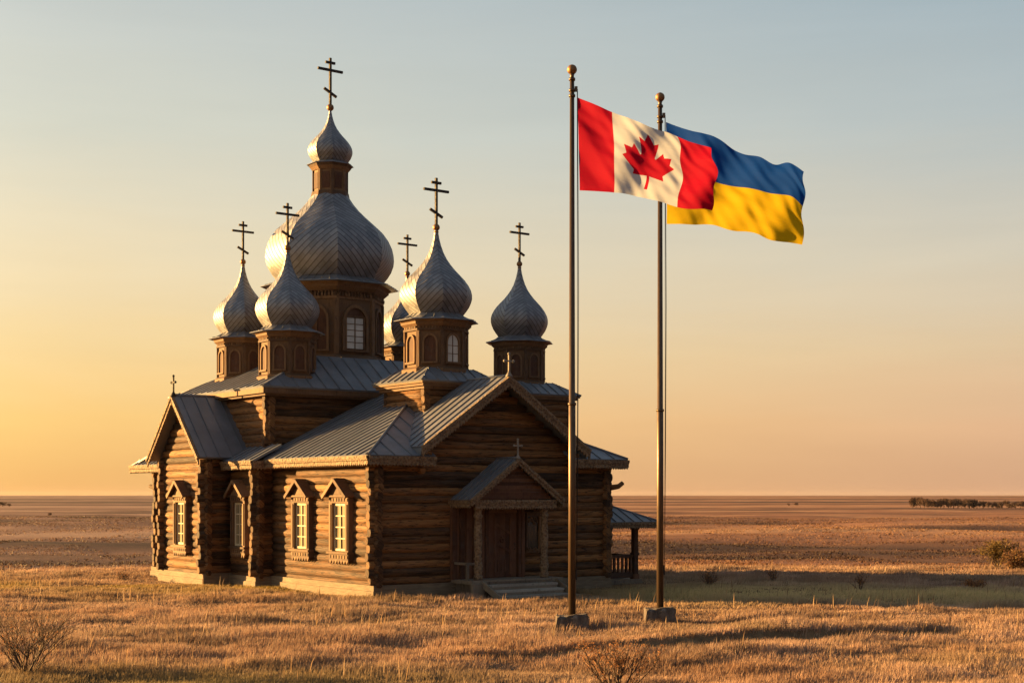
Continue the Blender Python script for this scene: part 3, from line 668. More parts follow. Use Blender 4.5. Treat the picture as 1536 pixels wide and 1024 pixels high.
sw = mb.build('window', M_TRIM, church); mb = MB(); mb.box(x0-0.24, x0+0.24, -0.19, -0.14, 1.41, 2.49); mb.build('pane', M_GLASSD, sw)
# gable crosses
def plain_cross(c, h, mat_, name='gable_cross', arm='u', parent=church):
    mb = MB(); t_ = h*0.07; x, y, z = c
    ax = (1, 0, 0) if arm == 'u' else (0, 1, 0)
    mb.lathe([(h*0.16, z), (h*0.14, z+h*0.06), (h*0.05, z+h*0.2), (h*0.05, z+h*0.25)], 8, (x, y))
    mb.box(x-t_/2, x+t_/2, y-t_/2, y+t_/2, z+h*0.1, z+h)
    a = add(c, add(mul(ax, -h*0.24), (0, 0, h*0.68))); b = add(c, add(mul(ax, h*0.24), (0, 0, h*0.68))); mb.bar(a, b, t_*0.98, t_)
    for p in (a, b, (x, y, z+h)): mb.sphere(p, t_*0.95, 8)
    return mb.build(name, mat_, parent)
plain_cross((AX, GF-0.02, 7.04), 0.74, M_STONE); plain_cross((X0, PFR, AZP-0.02), 0.62, M_STONE); plain_cross((-2.05, CV, 6.78), 0.72, M_IRON, arm='v')

# --- side porch on the right wall
SU0, SU1, SV0, SV1 = W+0.15, 11.42, 0.9, 3.6
mb = MB(); mb.box(SU0, SU1+0.2, SV0-0.2, SV1+0.2, 0.02, 0.17); mb.box(SU0, SU1+0.1, SV0-0.1, SV1+0.1, -0.6, 0.018)
sp = mb.build('side_porch', M_GREYW, church)
for x, y in ((SU1, SV0), (SU1, SV1), (SU0+0.25, SV0)):
    mb = MB(); mb.box(x-0.09, x+0.09, y-0.09, y+0.09, 0.17, 2.2); mb.box(x-0.12, x+0.12, y-0.12, y+0.12, 0.172, 0.35); mb.box(x-0.12, x+0.12, y-0.12, y+0.12, 1.02, 1.12); mb.box(x-0.12, x+0.12, y-0.12, y+0.12, 1.95, 2.1); mb.build('post', M_DOOR, sp)
mb = MB()
mb.box(SU0+0.3, SU1-0.1, SV0-0.05, SV0+0.05, 0.95, 1.05); mb.box(SU0+0.3, SU1-0.1, SV0-0.04, SV0+0.04, 0.22, 0.42)
mb.box(SU1-0.05, SU1+0.05, SV0+0.1, SV1-0.1, 0.95, 1.05); mb.box(SU1-0.04, SU1+0.04, SV0+0.1, SV1-0.1, 0.3, 0.38)
for i in range(9): mb.box(SU0+0.45+0.2*i, SU0+0.52+0.2*i, SV0-0.03, SV0+0.03, 0.42, 0.95)
for i in range(11): mb.box(SU1-0.03, SU1+0.03, SV0+0.25+0.21*i, SV0+0.31+0.21*i, 0.38, 0.95)
mb.build('railing', M_DOOR, sp)
mb = MB(); e0, e1, w0, w1 = SU0, SU1+0.6, SV0-0.65, SV1+0.6; za, ze = 3.25, 2.24; vm = (w0+w1)/2
roof_panel(mb, [(e0, w0, ze), (e1, w0, ze), (e0+0.1, vm, za), (e0, vm, za)], (1, 0, 0), 0.06, 0.42)
roof_panel(mb, [(e1, w0, ze), (e1, w1, ze), (e0+0.1, vm, za)], (0, 1, 0), 0.06, 0.42)
roof_panel(mb, [(e0, w1, ze), (e1, w1, ze), (e0+0.1, vm, za), (e0, vm, za)], (1, 0, 0), 0.06, 0.42)
ridge(mb, (e1, w0, ze+0.02), (e0+0.1, vm, za+0.02), 0.04); mb.build('porch_roof', M_ROOF, sp)
mb = MB(); lace(mb, (e0+0.05, w0+0.05, ze-0.02), (e1-0.05, w0+0.05, ze-0.02), (0, -1, 0), 0.22, 0.1); lace(mb, (e1-0.05, w0+0.05, ze-0.02), (e1-0.05, w1-0.05, ze-0.02), (1, 0, 0), 0.22, 0.1)
mb.build('porch_trim', M_LACE, sp)
# drain spouts at wall corners
mb = MB(); mb.tube([(W+0.2, -0.1, 3.45), (W+0.55, -0.15, 3.5), (W+0.72, -0.18, 3.62)], [0.10, 0.09, 0.08], 8); mb.build('log_spout', M_LOG, church); mb = MB(); mb.tube([(-0.6, 15.4, 3.4), (-0.75, 16.1, 3.55)], [0.09, 0.08], 8); mb.build('log_spout', M_LOG, church)

# --- turrets, domes, crosses
PH = PI/8
def oct_pt(r, k, z): a = PH+k*PI/4; return (r*math.cos(a), r*math.sin(a), z)
def arch_pts(hw, h, n=7, pointed=0.22):
    sp_ = h-hw*(1+pointed); L = [(-hw, 0)]
    arc = []
    for i in range(n+1):
        a = PI/2*i/n; arc.append((-hw*math.cos(a), sp_+hw*(1+pointed)*math.sin(a)**(1-0.25*0)))
    return L+arc+[(-x, z) for x, z in reversed(arc[:-1])]+[(hw, 0)]
def arch_panel(mb, M, z0, hw, h, fr, dep, mi_frame=0, mi_fill=1, fill_y=0.012):
    mb.M = M
    o = arch_pts(hw, h); i_ = arch_pts(hw-fr, h-fr*1.25)
    n = len(o); vs = []
    for x, z in o: vs += [(x, 0, z0+z), (x, dep, z0+z)]
    for x, z in i_: vs += [(x, 0, z0+z), (x, dep, z0+z)]
    fs = []
    for k in range(n-1):
        a, b = 2*k, 2*k+2; c, d = 2*n+2*k, 2*n+2*k+2
        fs += [(a+1, b+1, d+1, c+1), (a, b, b+1, a+1), (c+1, d+1, d, c)]
    mb.raw(vs, fs, mi_frame, 0.7)
    mb.prism([(x, fill_y, z0+z) for x, z in i_], (0, -0.03, 0), mi_fill, 0.3)
    mb.box(-hw-0.03, hw+0.03, 0.0, dep+0.03, z0-0.06, z0+0.0, mi_frame, 0.6); mb.M = None
PROF = [(0.0, .74), (.12, .83), (.25, .915), (.38, .97), (.5, 1.0), (.62, .998), (.74, .97), (.88, .90), (1.02, .80), (1.16, .67), (1.30, .535), (1.46, .405), (1.62, .295), (1.80, .205), (2.0, .135), (2.2, .085), (2.4, .052), (2.5, .045)]
PROF_BIG = [(0.0, .83), (.09, .90), (.18, .955), (.28, .99), (.36, 1.0), (.46, .992), (.56, .968), (.68, .912), (.80, .825), (.91, .70), (1.02, .572), (1.14, .445), (1.24, .36), (1.33, .30), (1.40, .272)]
def dome_mesh(Rm, prof, z0, pitch):
    mb = MB(); P = [(z0+h*Rm, r_*Rm) for h, r_ in prof]; NX = 6
    for k in range(8):
        s = 1 if k % 2 else -1; vs = []; uvm = []; arc = 0
        for i, (z, r_) in enumerate(P):
            if i: arc += math.hypot(z-P[i-1][0], r_-P[i-1][1])
            hwid = r_*math.sin(PI/8)
            for j in range(NX+1):
                a = (j/NX-0.5)*PI/4; flat = math.cos(PI/8)/math.cos(a); rr = r_*(0.62*flat+0.38*1.0)
                rr *= 1+0.012*(abs(j/NX-0.5)*2)**8
                ang = PH+k*PI/4+PI/8+a
                vs.append((rr*math.cos(ang), rr*math.sin(ang), z)); x = (j/NX-0.5)*2*hwid
                uvm.append(((arc+s*x*1.0)/pitch, (arc-s*x)/pitch))
        fs = []; uvs = []
        for i in range(len(P)-1):
            for j in range(NX):
                a = i*(NX+1)+j; f = (a, a+1, a+NX+2, a+NX+1); fs.append(f); uvs.append([uvm[q] for q in f])
        mb.raw(vs, fs, 0, 0.5, uvs, True)
    return mb
def skirt_mesh(r0, r1, z0, z1, pitch=0.3):
    mb = MB(); prof = [(r0, z0), (r0-0.02, z0+0.03), (r0+(r1-r0)*0.4, z0+(z1-z0)*0.28), (r0+(r1-r0)*0.75, z0+(z1-z0)*0.6), (r1, z1)]
    for k in range(8):
        for i in range(len(prof)-1):
            a, b = prof[i], prof[i+1]
            mb.raw([oct_pt(a[0], k, a[1]), oct_pt(a[0], k+1, a[1]), oct_pt(b[0], k+1, b[1]), oct_pt(b[0], k, b[1])], [(0, 1, 2, 3)], 0, 0.2)
        m = max(2, int(r0*0.765/pitch))
        for q in range(1, m):
            t = q/m; p = [tuple(x*(1-t)+y*t for x, y in zip(oct_pt(c[0], k, c[1]+0.012), oct_pt(c[0], k+1, c[1]+0.012))) for c in prof[1:]]
            mb.tube(p, [0.014]*len(p), 4, 0, 0.8, smooth=False)
    mb.raw([oct_pt(r0, k, z0) for k in range(8)], [list(reversed(range(8)))], 0, 0.9)
    return mb
def orth_cross(z, h):
    mb = MB(); t_ = 0.075*h/1.6
    mb.box(-t_/2, t_/2, -t_/2, t_/2, z, z+h)
    def arm(zz, w_, dz=0.0, q=0.97): mb.bar((-w_/2, 0, zz+dz), (w_/2, 0, zz-dz), t_*q, t_*1.05)
    arm(z+h*0.74, h*0.60); arm(z+h*0.90, h*0.23, 0, 0.94); arm(z+h*0.26, h*0.30, h*0.075, 0.91)
    return mb
def oct_prism(mb, r0, r1, z0, z1, mi=0, tn=None):
    mb.raw([oct_pt(r0, k, z0) for k in range(8)]+[oct_pt(r1, k, z1) for k in range(8)], [(k, (k+1) % 8, 8+(k+1) % 8, 8+k) for k in range(8)]+[list(reversed(range(8))), [8+k for k in range(8)]], mi, tn)
def face_M(k, ap):
    a = k*PI/4; return frame_M((ap*math.cos(a), ap*math.sin(a), 0), (-math.sin(a), math.cos(a), 0), (math.cos(a), math.sin(a), 0))

def make_turret():
    d = MB(); r_ = 0.98
    oct_prism(d, 1.10, 1.10, -0.7, 0.13); oct_prism(d, 1.10, 1.0, 0.13, 0.20); oct_prism(d, r_, r_, 0.20, 1.72)
    oct_prism(d, 1.05, 1.05, 1.36, 1.43); oct_prism(d, 1.04, 1.13, 1.50, 1.58); oct_prism(d, 1.13, 1.13, 1.58, 1.64); oct_prism(d, 1.14, 1.21, 1.64, 1.72)
    for k in range(8):
        p = oct_pt(r_+0.0, k, 0); a = PH+k*PI/4; d.M = Matrix.Translation((p[0], p[1], 0)) @ Matrix.Rotation(a, 4, 'Z')
        d.box(-0.05, 0.045, -0.055, 0.055, 0.2, 1.36); d.M = None
        d.M = face_M(k, r_*math.cos(PI/8))
        for q in range(7): d.box(-0.33+0.095*q, -0.33+0.095*q+0.055, 0.0, 0.07, 1.432, 1.495)
        d.M = None
    tur = d.build('turret', M_TRIM, church)
    for k in range(8):
        m2 = MB(); arch_panel(m2, face_M(k, r_*math.cos(PI/8)), 0.36, 0.24, 0.90, 0.055, 0.06); m2.build('arched_panel', [M_TRIM, M_DOOR], tur)
    skirt_mesh(1.36, 0.84, 1.70, 1.96).build('skirt_roof', M_ROOF, tur)
    dome_mesh(1.14, PROF, 1.94, 0.20).build('onion_dome', M_DOME, tur)
    zb = 1.94+1.14*2.5
    b = MB(); b.sphere((0, 0, zb+0.02), 0.115); b.lathe([(0.075, zb-0.15), (0.075, zb-0.10)], 12); b.build('finial_ball', M_BRASS, tur)
    orth_cross(zb+0.08, 1.55).build('cross', M_IRON, tur); return tur
def copy_tree(o):
    c = o.copy(); COL.objects.link(c)
    for ch in o.children:
        d = ch.copy(); COL.objects.link(d); d.parent = c
    return c
t0 = make_turret()
SPOTS = [(1.22, 8.2, 7.30, 1.0), (1.75, 12.95, 7.56, 0.98), (8.7, 12.0, 7.52, 1.0), (10.57, 6.75, 7.42, 1.0)]
for i, (u, v, z, s) in enumerate(SPOTS):
    o_ = t0 if i == 0 else copy_tree(t0); o_.location = (u, v, z); o_.scale = (s, s, s)
tf = copy_tree(t0); tf.location = (4.35, 3.2, 7.34); tf.scale = (1.10, 1.10, 1.06)
for ch in list(tf.children):            # the front turret has a glazed window in its front face
    if ch.name.startswith('arched_panel') and abs(ch.data.vertices[0].co.y+0.905) < 0.08 and abs(ch.data.vertices[0].co.x) < 0.3:
        bpy.data.objects.remove(ch)
m2 = MB(); arch_panel(m2, face_M(6, 0.98*math.cos(PI/8)), 0.36, 0.25, 0.92, 0.05, 0.06); wn = m2.build('window', [M_TRIM, M_GLASSP], tf)
m2 = MB(); m2.M = face_M(6, 0.98*math.cos(PI/8)); m2.box(-0.012, 0.012, 0.014, 0.03, 0.36, 1.2)
for z in (0.62, 0.88): m2.box(-0.195, 0.195, 0.0145, 0.028, z-0.01, z+0.01)
m2.M = None; m2.build('muntins', M_TRIM, tf)
# pedestals under the front turret and the right turret
def pedestal(cu, cv, hw, z0, z1, eh, tr, zt):
    mb = MB()
    for sg in (-1, 1):
        log_wall(mb, 'u', cv+sg*hw, cu-hw, cu+hw, z0, z1-0.1, 0.12, 0.12, False); log_wall(mb, 'v', cu+sg*hw, cv-hw, cv+hw, z0, z1-0.1, 0.12, 0.12, True)
    mb.box(cu-hw+0.05, cu+hw-0.05, cv-hw+0.05, cv+hw-0.05, z0, z1); p = mb.build('turret_pedestal', [M_LOG, M_END], church)
    mb = MB(); A = [(cu-eh, cv-eh, z1), (cu+eh, cv-eh, z1), (cu+eh, cv+eh, z1), (cu-eh, cv+eh, z1)]; B = [(cu-tr, cv-tr, zt), (cu+tr, cv-tr, zt), (cu+tr, cv+tr, zt), (cu-tr, cv+tr, zt)]
    for i in range(4):
        j = (i+1) % 4; roof_panel(mb, [A[i], A[j], B[j], B[i]], sub(A[j], A[i]), 0.05, 0.42); ridge(mb, A[i], B[i], 0.035)
    mb.build('pedestal_roof', M_ROOF, p)
    mb = MB()
    for zz, e in ((z1-0.19, eh-0.10), (z1-0.10, eh-0.03)): mb.box(cu-e, cu+e, cv-e, cv+e, zz, zz+0.088)
    mb.box(cu-eh+0.2, cu+eh-0.2, cv-eh+0.2, cv+eh-0.2, z1-0.28, z1-0.192); mb.build('cornice', M_TRIM, p)
pedestal(4.35, 3.2, 1.22, 5.0, 7.02, 1.62, 0.9, 7.5); pedestal(10.57, 6.75, 1.35, 0.4, 7.05, 1.72, 0.9, 7.55)

# --- central tower
CT = (4.5, 10.95)
d = MB(); r_ = 2.03
oct_prism(d, 2.24, 2.24, 7.6, 8.50); oct_prism(d, 2.24, 2.10, 8.50, 8.62); oct_prism(d, r_, r_, 8.6, 11.30)
oct_prism(d, 2.10, 2.10, 10.72, 10.82); oct_prism(d, 2.12, 2.28, 11.02, 11.16); oct_prism(d, 2.30, 2.30, 11.16, 11.24); oct_prism(d, 2.30, 2.42, 11.24, 11.34)
for k in range(8):
    p = oct_pt(r_, k, 0); a = PH+k*PI/4; d.M = Matrix.Translation((p[0], p[1], 0)) @ Matrix.Rotation(a, 4, 'Z'); d.box(-0.08, 0.07, -0.09, 0.09, 8.62, 10.72); d.M = None
    d.M = face_M(k, r_*math.cos(PI/8))
    for q in range(11): d.box(-0.74+0.135*q, -0.74+0.135*q+0.08, 0.0, 0.13, 10.822, 10.93); d.sphere((-0.70+0.135*q, 0.07, 10.98), 0.045, 6)
    d.M = None
tower = d.build('central_tower', M_TRIM, church, (CT[0], CT[1], -0.12))
for k in range(8):
    Mk = face_M(k, r_*math.cos(PI/8))
    if k in (6, 2):
        m2 = MB(); arch_panel(m2, Mk, 8.80, 0.56, 1.72, 0.10, 0.12); m2.build('arched_panel', [M_TRIM, M_DOOR], tower)
        m2 = MB(); m2.M = Mk; m2.box(-0.36, 0.36, 0.014, 0.03, 8.86, 10.02, 0); m2.M = None; m2.build('window_pane', M_GLASSP, tower)
        m2 = MB(); m2.M = Mk; m2.box(-0.018, 0.018, 0.032, 0.055, 8.86, 10.02)
        for q in range(1, 5): m2.box(-0.36, 0.36, 0.0315, 0.053, 8.86+1.16*q/5-0.012, 8.86+1.16*q/5+0.012)
        m2.box(-0.42, -0.36, 0.012, 0.07, 8.82, 10.08); m2.box(0.36, 0.42, 0.012, 0.07, 8.82, 10.08); m2.box(-0.42, 0.42, 0.012, 0.071, 10.022, 10.10)
        m2.M = None; m2.build('muntins', M_TRIM, tower)
    else:
        m2 = MB(); arch_panel(m2, Mk, 8.80, 0.50, 1.72, 0.09, 0.10)
        m2.M = Mk; m2.box(-0.03, 0.03, 0.014, 0.05, 8.82, 10.2, 0); m2.M = None; m2.build('arched_panel', [M_TRIM, M_DOOR], tower)
skirt_mesh(2.70, 2.06, 11.33, 11.62, 0.34).build('skirt_roof', M_ROOF, tower)
dome_mesh(2.48, PROF_BIG, 11.60, 0.27).build('onion_dome', M_DOME, tower)
zl = 11.60+2.48*1.37
d = MB(); oct_prism(d, 0.76, 0.72, zl-0.12, zl+0.08); oct_prism(d, 0.66, 0.66, zl+0.08, zl+1.1); oct_prism(d, 0.70, 0.80, zl+0.9, zl+1.02); oct_prism(d, 0.80, 0.86, zl+1.02, zl+1.12)
for k in range(8):
    p = oct_pt(0.66, k, 0); a = PH+k*PI/4; d.M = Matrix.Translation((p[0], p[1], 0)) @ Matrix.Rotation(a, 4, 'Z'); d.box(-0.04, 0.035, -0.05, 0.05, zl+0.08, zl+0.9)
    d.M = face_M(k, 0.66*math.cos(PI/8)); d.box(-0.15, 0.15, 0, 0.025, zl+0.18, zl+0.8, 1); d.M = None
d.build('lantern', [M_TRIM, M_DOOR], tower)
skirt_mesh(0.92, 0.68, zl+1.12, zl+1.24, 0.25).build('skirt_roof', M_ROOF, tower)
dome_mesh(0.86, PROF, zl+1.22, 0.17).build('lantern_dome', M_DOME, tower)
zb = zl+1.22+0.86*2.5
b = MB(); b.sphere((0, 0, zb+0.04), 0.14); b.build('finial_ball', M_BRASS, tower); orth_cross(zb+0.15, 1.82).build('cross', M_IRON, tower)

# ------------------------------------------------------------------ flagpoles and flags
def crom(xs, ys_, x):        # Catmull-Rom through knots
    xs = np.asarray(xs, float); ys_ = np.asarray(ys_, float); m = np.gradient(ys_, xs)
    i = np.clip(np.searchsorted(xs, x)-1, 0, len(xs)-2); h = xs[i+1]-xs[i]; t = (x-xs[i])/h
    return (2*t**3-3*t**2+1)*ys_[i]+(t**3-2*t**2+t)*h*m[i]+(-2*t**3+3*t**2)*ys_[i+1]+(t**3-t**2)*h*m[i+1]
P1 = (1.42, 33.9); P2 = (3.74, 36.2)
def flagpole(P, h, label, joint):
    z0 = hz(*P); e = empty('flagpole', (P[0], P[1], z0)); tag(e, label, 'flagpole', 'the two flagpoles')
    mb = MB(); mb.tube([(0, 0, 0.2), (0, 0, joint), (0, 0, joint+0.01), (0, 0, h-0.35)], [0.088, 0.082, 0.074, 0.053], 20); mb.lathe([(0.10, joint-0.03), (0.10, joint+0.03)], 20)
    for z in (h-0.75, h-0.62, h-0.36): mb.lathe([(0.075, z), (0.078, z+0.03), (0.075, z+0.06)], 16)
    mb.lathe([(0.06, h-0.36), (0.045, h-0.25), (0.06, h-0.2)], 16); mb.box(0.06, 0.13, -0.03, 0.03, h-0.62, h-0.5); mb.build('pole', M_POLE, e)
    mb = MB(); mb.sphere((0, 0, h-0.10), 0.118, 20); mb.build('ball_finial', M_BRASS, e)
    mb = MB(); mb.tube([(0.13, 0, h-0.56), (0.155, 0, h*0.6), (0.14, 0, h*0.35), (0.11, 0.0, 1.3)], [0.008]*4, 5); mb.tube([(0.12, -0.02, h-0.56), (0.13, -0.03, h*0.5), (0.11, -0.02, 1.3)], [0.007]*3, 5)
    mb.box(0.085, 0.12, -0.04, 0.04, 1.2, 1.45); mb.build('halyard', M_IRON, e)
    mb = MB(); rr = random.Random(int(h*100)+3); w_, d_, hh = 0.38, 0.34, 0.34
    n = 8
    vs = []
    for j, (zz, k) in enumerate(((-0.4, 1.0), (0.1, 1.02), (hh, 0.97), (hh+0.02, 0.86))):
        for q in range(24):
            a = 2*PI*q/24; c_, s_ = math.cos(a), math.sin(a); sq = 1/max(abs(c_), abs(s_))**0.9
            vs.append((c_*sq*w_*k*(1+rr.uniform(-0.07, 0.07)), s_*sq*d_*k*(1+rr.uniform(-0.07, 0.07)), zz+rr.uniform(-0.05, 0.05)))
    fs = [(j*24+q, j*24+(q+1) % 24, (j+1)*24+(q+1) % 24, (j+1)*24+q) for j in range(3) for q in range(24)]+[[72+q for q in range(24)]]
    mb.raw(vs, fs, 0, 0.5); mb.build('base_block', M_BLOCK, e)
    return e
flagpole(P1, 13.35, 'bronze flagpole in front, nearer the church door, carrying the red and white flag', 5.35)
flagpole(P2, 13.35, 'bronze flagpole behind, farther right, carrying the blue and yellow flag', 5.35)

FOLD = 0.72
def flag_fn(P, rails, seed, amp):
    # rails: list of (s knots, [(dx, z)...]) for t = 0, .5, 1 measured in metres from the pole foot
    def fn(s, t):
        s = np.asarray(s, float); t = np.asarray(t, float); out = []
        X = []; Z = []
        for kn, pts in rails:
            pts = np.array(pts); X.append(crom(kn, pts[:, 0], s)); Z.append(crom(kn, pts[:, 1], s))
        w0 = (1-t)*(1-2*t); w1 = 4*t*(1-t); w2 = t*(2*t-1)
        x = w0*X[0]+w1*X[1]+w2*X[2]; z = w0*Z[0]+w1*Z[1]+w2*Z[2]
        g = np.clip(s*2.2, 0, 1)
        # the cloth swings towards the viewer, with soft rolling folds and finer creases running from the hoist
        y = -FOLD*x
        y += amp*g*np.sin(2*PI*(1.45*s+0.42*t)+seed)*(0.5+0.5*s)+0.35*amp*g*np.sin(2*PI*(2.9*s+1.0*t)+seed*1.7+1.2*np.sin(3*t+seed))
        y += 0.07*amp*g*np.sin(2*PI*(6.3*s-2.6*t)+seed*3)+0.30*amp*np.exp(-((s-0.10)/0.16)**2)*np.sin(2*PI*(1.7*t-2.6*s)+seed)
        y += 0.11*amp*np.exp(-((s-0.2)/0.25)**2)*np.sin(2*PI*(4.3*t-5.0*s)+seed*2)*g
        y += 0.055*amp*g*np.sin(2*PI*(10.5*s-4.4*t)+seed*5+2*np.sin(5*s))+0.10*amp*np.exp(-((t-0.15-0.9*s)/0.18)**2)*np.sin(2*PI*(5.5*t-3.0*s))
        x = x+0.04*g*np.sin(2*PI*(2.0*t+1.2*s)+seed)*s; z = z+0.025*g*np.sin(2*PI*3.2*s+seed)*s
        return np.stack([P[0]+x, P[1]+y, z], -1)
    return fn
def flag_mesh(name, fn, nx, ny, matidx, mats, cut=None):
    from mathutils.geometry import delaunay_2d_cdt
    pts = [Vector((i/nx, j/ny)) for i in range(nx+1) for j in range(ny+1)]; edges = []
    if cut:
        dense = []
        for (x0, y0), (x1, y1) in zip(cut, cut[1:]+cut[:1]):
            m = max(1, int(math.hypot((x1-x0)*2, y1-y0)/0.02)); dense += [(x0+(x1-x0)*q/m, y0+(y1-y0)*q/m) for q in range(m)]
        b = len(pts); cs = np.array(dense)
        keep = [p for p in pts if ((cs[:, 0]-p.x)**2*4+(cs[:, 1]-p.y)**2).min() > 0.007**2]
        pts = keep; b = len(pts); pts += [Vector(p) for p in dense]; edges = [(b+q, b+(q+1) % len(dense)) for q in range(len(dense))]
    V2, _, fs, *_ = delaunay_2d_cdt(pts, edges, [], 0, 1e-6)
    A = np.array([tuple(p) for p in V2]); V = fn(A[:, 0], A[:, 1]); fs = [list(f) for f in fs]
    C2 = np.array([A[f].mean(0) for f in fs]); mi = [matidx(a, b) for a, b in C2]
    if cut:
        ins = inside(C2[:, 0], C2[:, 1], cut); mi = [0 if q else m for q, m in zip(ins, mi)]
    me = bpy.data.meshes.new(name); me.from_pydata(V.tolist(), [], fs)
    for m in mats: me.materials.append(m)
    me.polygons.foreach_set('material_index', mi); me.polygons.foreach_set('use_smooth', [True]*len(fs))
    me.uv_layers.new(name='UVMap').data.foreach_set('uv', [x for f in fs for q in f for x in A[q]]); me.update()
    o = bpy.data.objects.new(name, me); COL.objects.link(o); return o
def inside(px, py, outl):
    c = np.zeros(px.shape, bool); n = len(outl)
    for i in range(n):
        (x0, y0), (x1, y1) = outl[i], outl[(i+1) % n]
        cond = ((y0 > py) != (y1 > py)); xi = (x1-x0)*(py-y0)/((y1-y0) if y1 != y0 else 1e-9)+x0; c ^= cond & (px < xi)
    return c
def rail(kn, px, P, pole_x):
    out = []
    for x, y in px:                       # spans measured off the photograph for cloth that leaves the pole at this slant
        m = (x-768)/F; d = (m*P[1]-P[0])/(1+FOLD*m); out.append((d, CAMH+(742-y)/F*(P[1]-FOLD*d)))
    return (kn, out)
PX1, PX2 = 768+F*P1[0]/P1[1], 768+F*P2[0]/P2[1]
r1 = [rail([0, .25, .5, .75, .88, 1], [(866, 146), (918, 168), (970, 189), (1016, 203), (1040, 214), (1064, 224)], P1, PX1),
      rail([0, .25, .5, .75, .88, 1], [(868, 216), (921, 228), (973, 241), (1023, 256), (1048, 262), (1073, 266)], P1, PX1),
      rail([0, .25, .5, .75, .88, 1], [(869.5, 286), (921, 289), (966, 295), (1015, 311), (1040, 315), (1066, 317)], P1, PX1)]
fn1 = flag_fn(P1, r1, 0.9, 0.115)
# eleven-pointed maple leaf, half outline (x right, y up; unit = leaf height)
half = [(0.0, 0.50), (0.085, 0.335), (0.175, 0.375), (0.125, 0.09), (0.145, 0.075), (0.27, 0.215), (0.30, 0.135), (0.435, 0.16), (0.39, 0.02), (0.46, -0.02), (0.245, -0.215), (0.27, -0.30), (0.022, -0.26), (0.03, -0.50)]
outl = half+[(-x, y) for x, y in reversed(half[1:])]
LH = 0.76
cut = [(0.5+x*LH*0.55, 0.5-y*LH) for x, y in outl]
f1 = flag_mesh('flag', fn1, 120, 60, lambda s, t: 1 if 0.25 < s < 0.75 else 0, [M_RED, M_WHITE], cut)
tag(f1, 'red and white flag with a red maple leaf flying from the nearer pole', 'flag', 'flags on the poles')
r2 = [rail([0, .18, .4, .57, .68, .78, .88, 1], [(999, 183), (1035, 196), (1079, 209), (1117, 231), (1140, 235), (1160, 246), (1180, 246), (1205, 259)], P2, PX2),
      rail([0, .18, .4, .57, .78, .88, 1], [(1000, 259), (1036, 263), (1077, 272), (1117, 282), (1161, 291), (1182, 296), (1205, 309)], P2, PX2),
      rail([0, .18, .4, .5, .68, .8, 1], [(1000, 336), (1036, 337), (1076, 338), (1097, 346), (1132, 351), (1156, 361), (1206, 365)], P2, PX2)]
fn2 = flag_fn(P2, r2, 2.3, 0.115)
f2 = flag_mesh('flag', fn2, 120, 60, lambda s, t: 0 if t < 0.5 else 1, [M_BLUE, M_YELLOW])
tag(f2, 'blue over yellow flag flying from the farther pole, partly behind the other', 'flag', 'flags on the poles')

# ------------------------------------------------------------------ grass
def blades(name, x, y, h, wd, col, lean=0.35, wind=0.25, mat_=M_GRASS, z=None):
    n = len(x); z = height(x, y)-0.02 if z is None else z
    a = RNG.uniform(0, 2*PI, n); dx, dy = np.cos(a), np.sin(a)
    la = RNG.uniform(0, 2*PI, n); lm = RNG.uniform(0, lean, n)*h; lx = np.cos(la)*lm+wind*h*RNG.uniform(0.2, 1, n); ly = np.sin(la)*lm
    b = np.stack([x, y, z], 1); sd = np.stack([dx*wd/2, dy*wd/2, 0*x], 1)
    mid = b+np.stack([lx*0.35, ly*0.35, h*0.55], 1); tip = b+np.stack([lx, ly, h*0.98], 1)
    V = np.stack([b-sd, b+sd, mid+sd*0.8, mid-sd*0.8, tip], 1).reshape(-1, 3)
    i0 = np.arange(n)*5
    me = bpy.data.meshes.new(name); me.vertices.add(n*5); me.vertices.foreach_set('co', V.ravel())
    li = np.stack([i0, i0+1, i0+2, i0+3, i0+3, i0+2, i0+4], 1).ravel(); me.loops.add(n*7); me.loops.foreach_set('vertex_index', li.astype(np.int32))
    ls = np.stack([np.arange(n)*7, np.arange(n)*7+4], 1).ravel(); me.polygons.add(n*2); me.polygons.foreach_set('loop_start', ls.astype(np.int32))
    at = me.attributes.new('col', 'FLOAT_COLOR', 'POINT'); c4 = np.ones((n, 5, 4), np.float32); c4[:, :, :3] = col[:, None, :]; at.data.foreach_set('color', c4.ravel())
    me.materials.append(mat_); me.update(calc_edges=True); me.validate()
    o = bpy.data.objects.new(name, me); COL.objects.link(o); return o
def in_church(x, y, m=0.0):
    dx, dy = x-CX, y-CY; c, s = math.cos(TH), math.sin(TH); u = dx*c+dy*s; v = -dx*s+dy*c
    A = (u > -0.22-m) & (u < W+0.22+m) & (v > -0.22-m) & (v < 15.9+m); B = (u > -1.85-m) & (u < 12.2+m) & (v > 6.7-m) & (v < 15.9+m); C_ = (u > 2.6) & (u < 6.5) & (v > -3.6) & (v < 0); D_ = (u > 9) & (u < 11.9+m) & (v > 0.5-m) & (v < 4+m)
    B &= ~((u < -0.85-m) & ((v < 8.7-m) | (v > 12.9+m))); B &= ~((u > 9.7+m) & ((v < 5.2) | (v > 8.3)))
    return A | B | C_ | D_
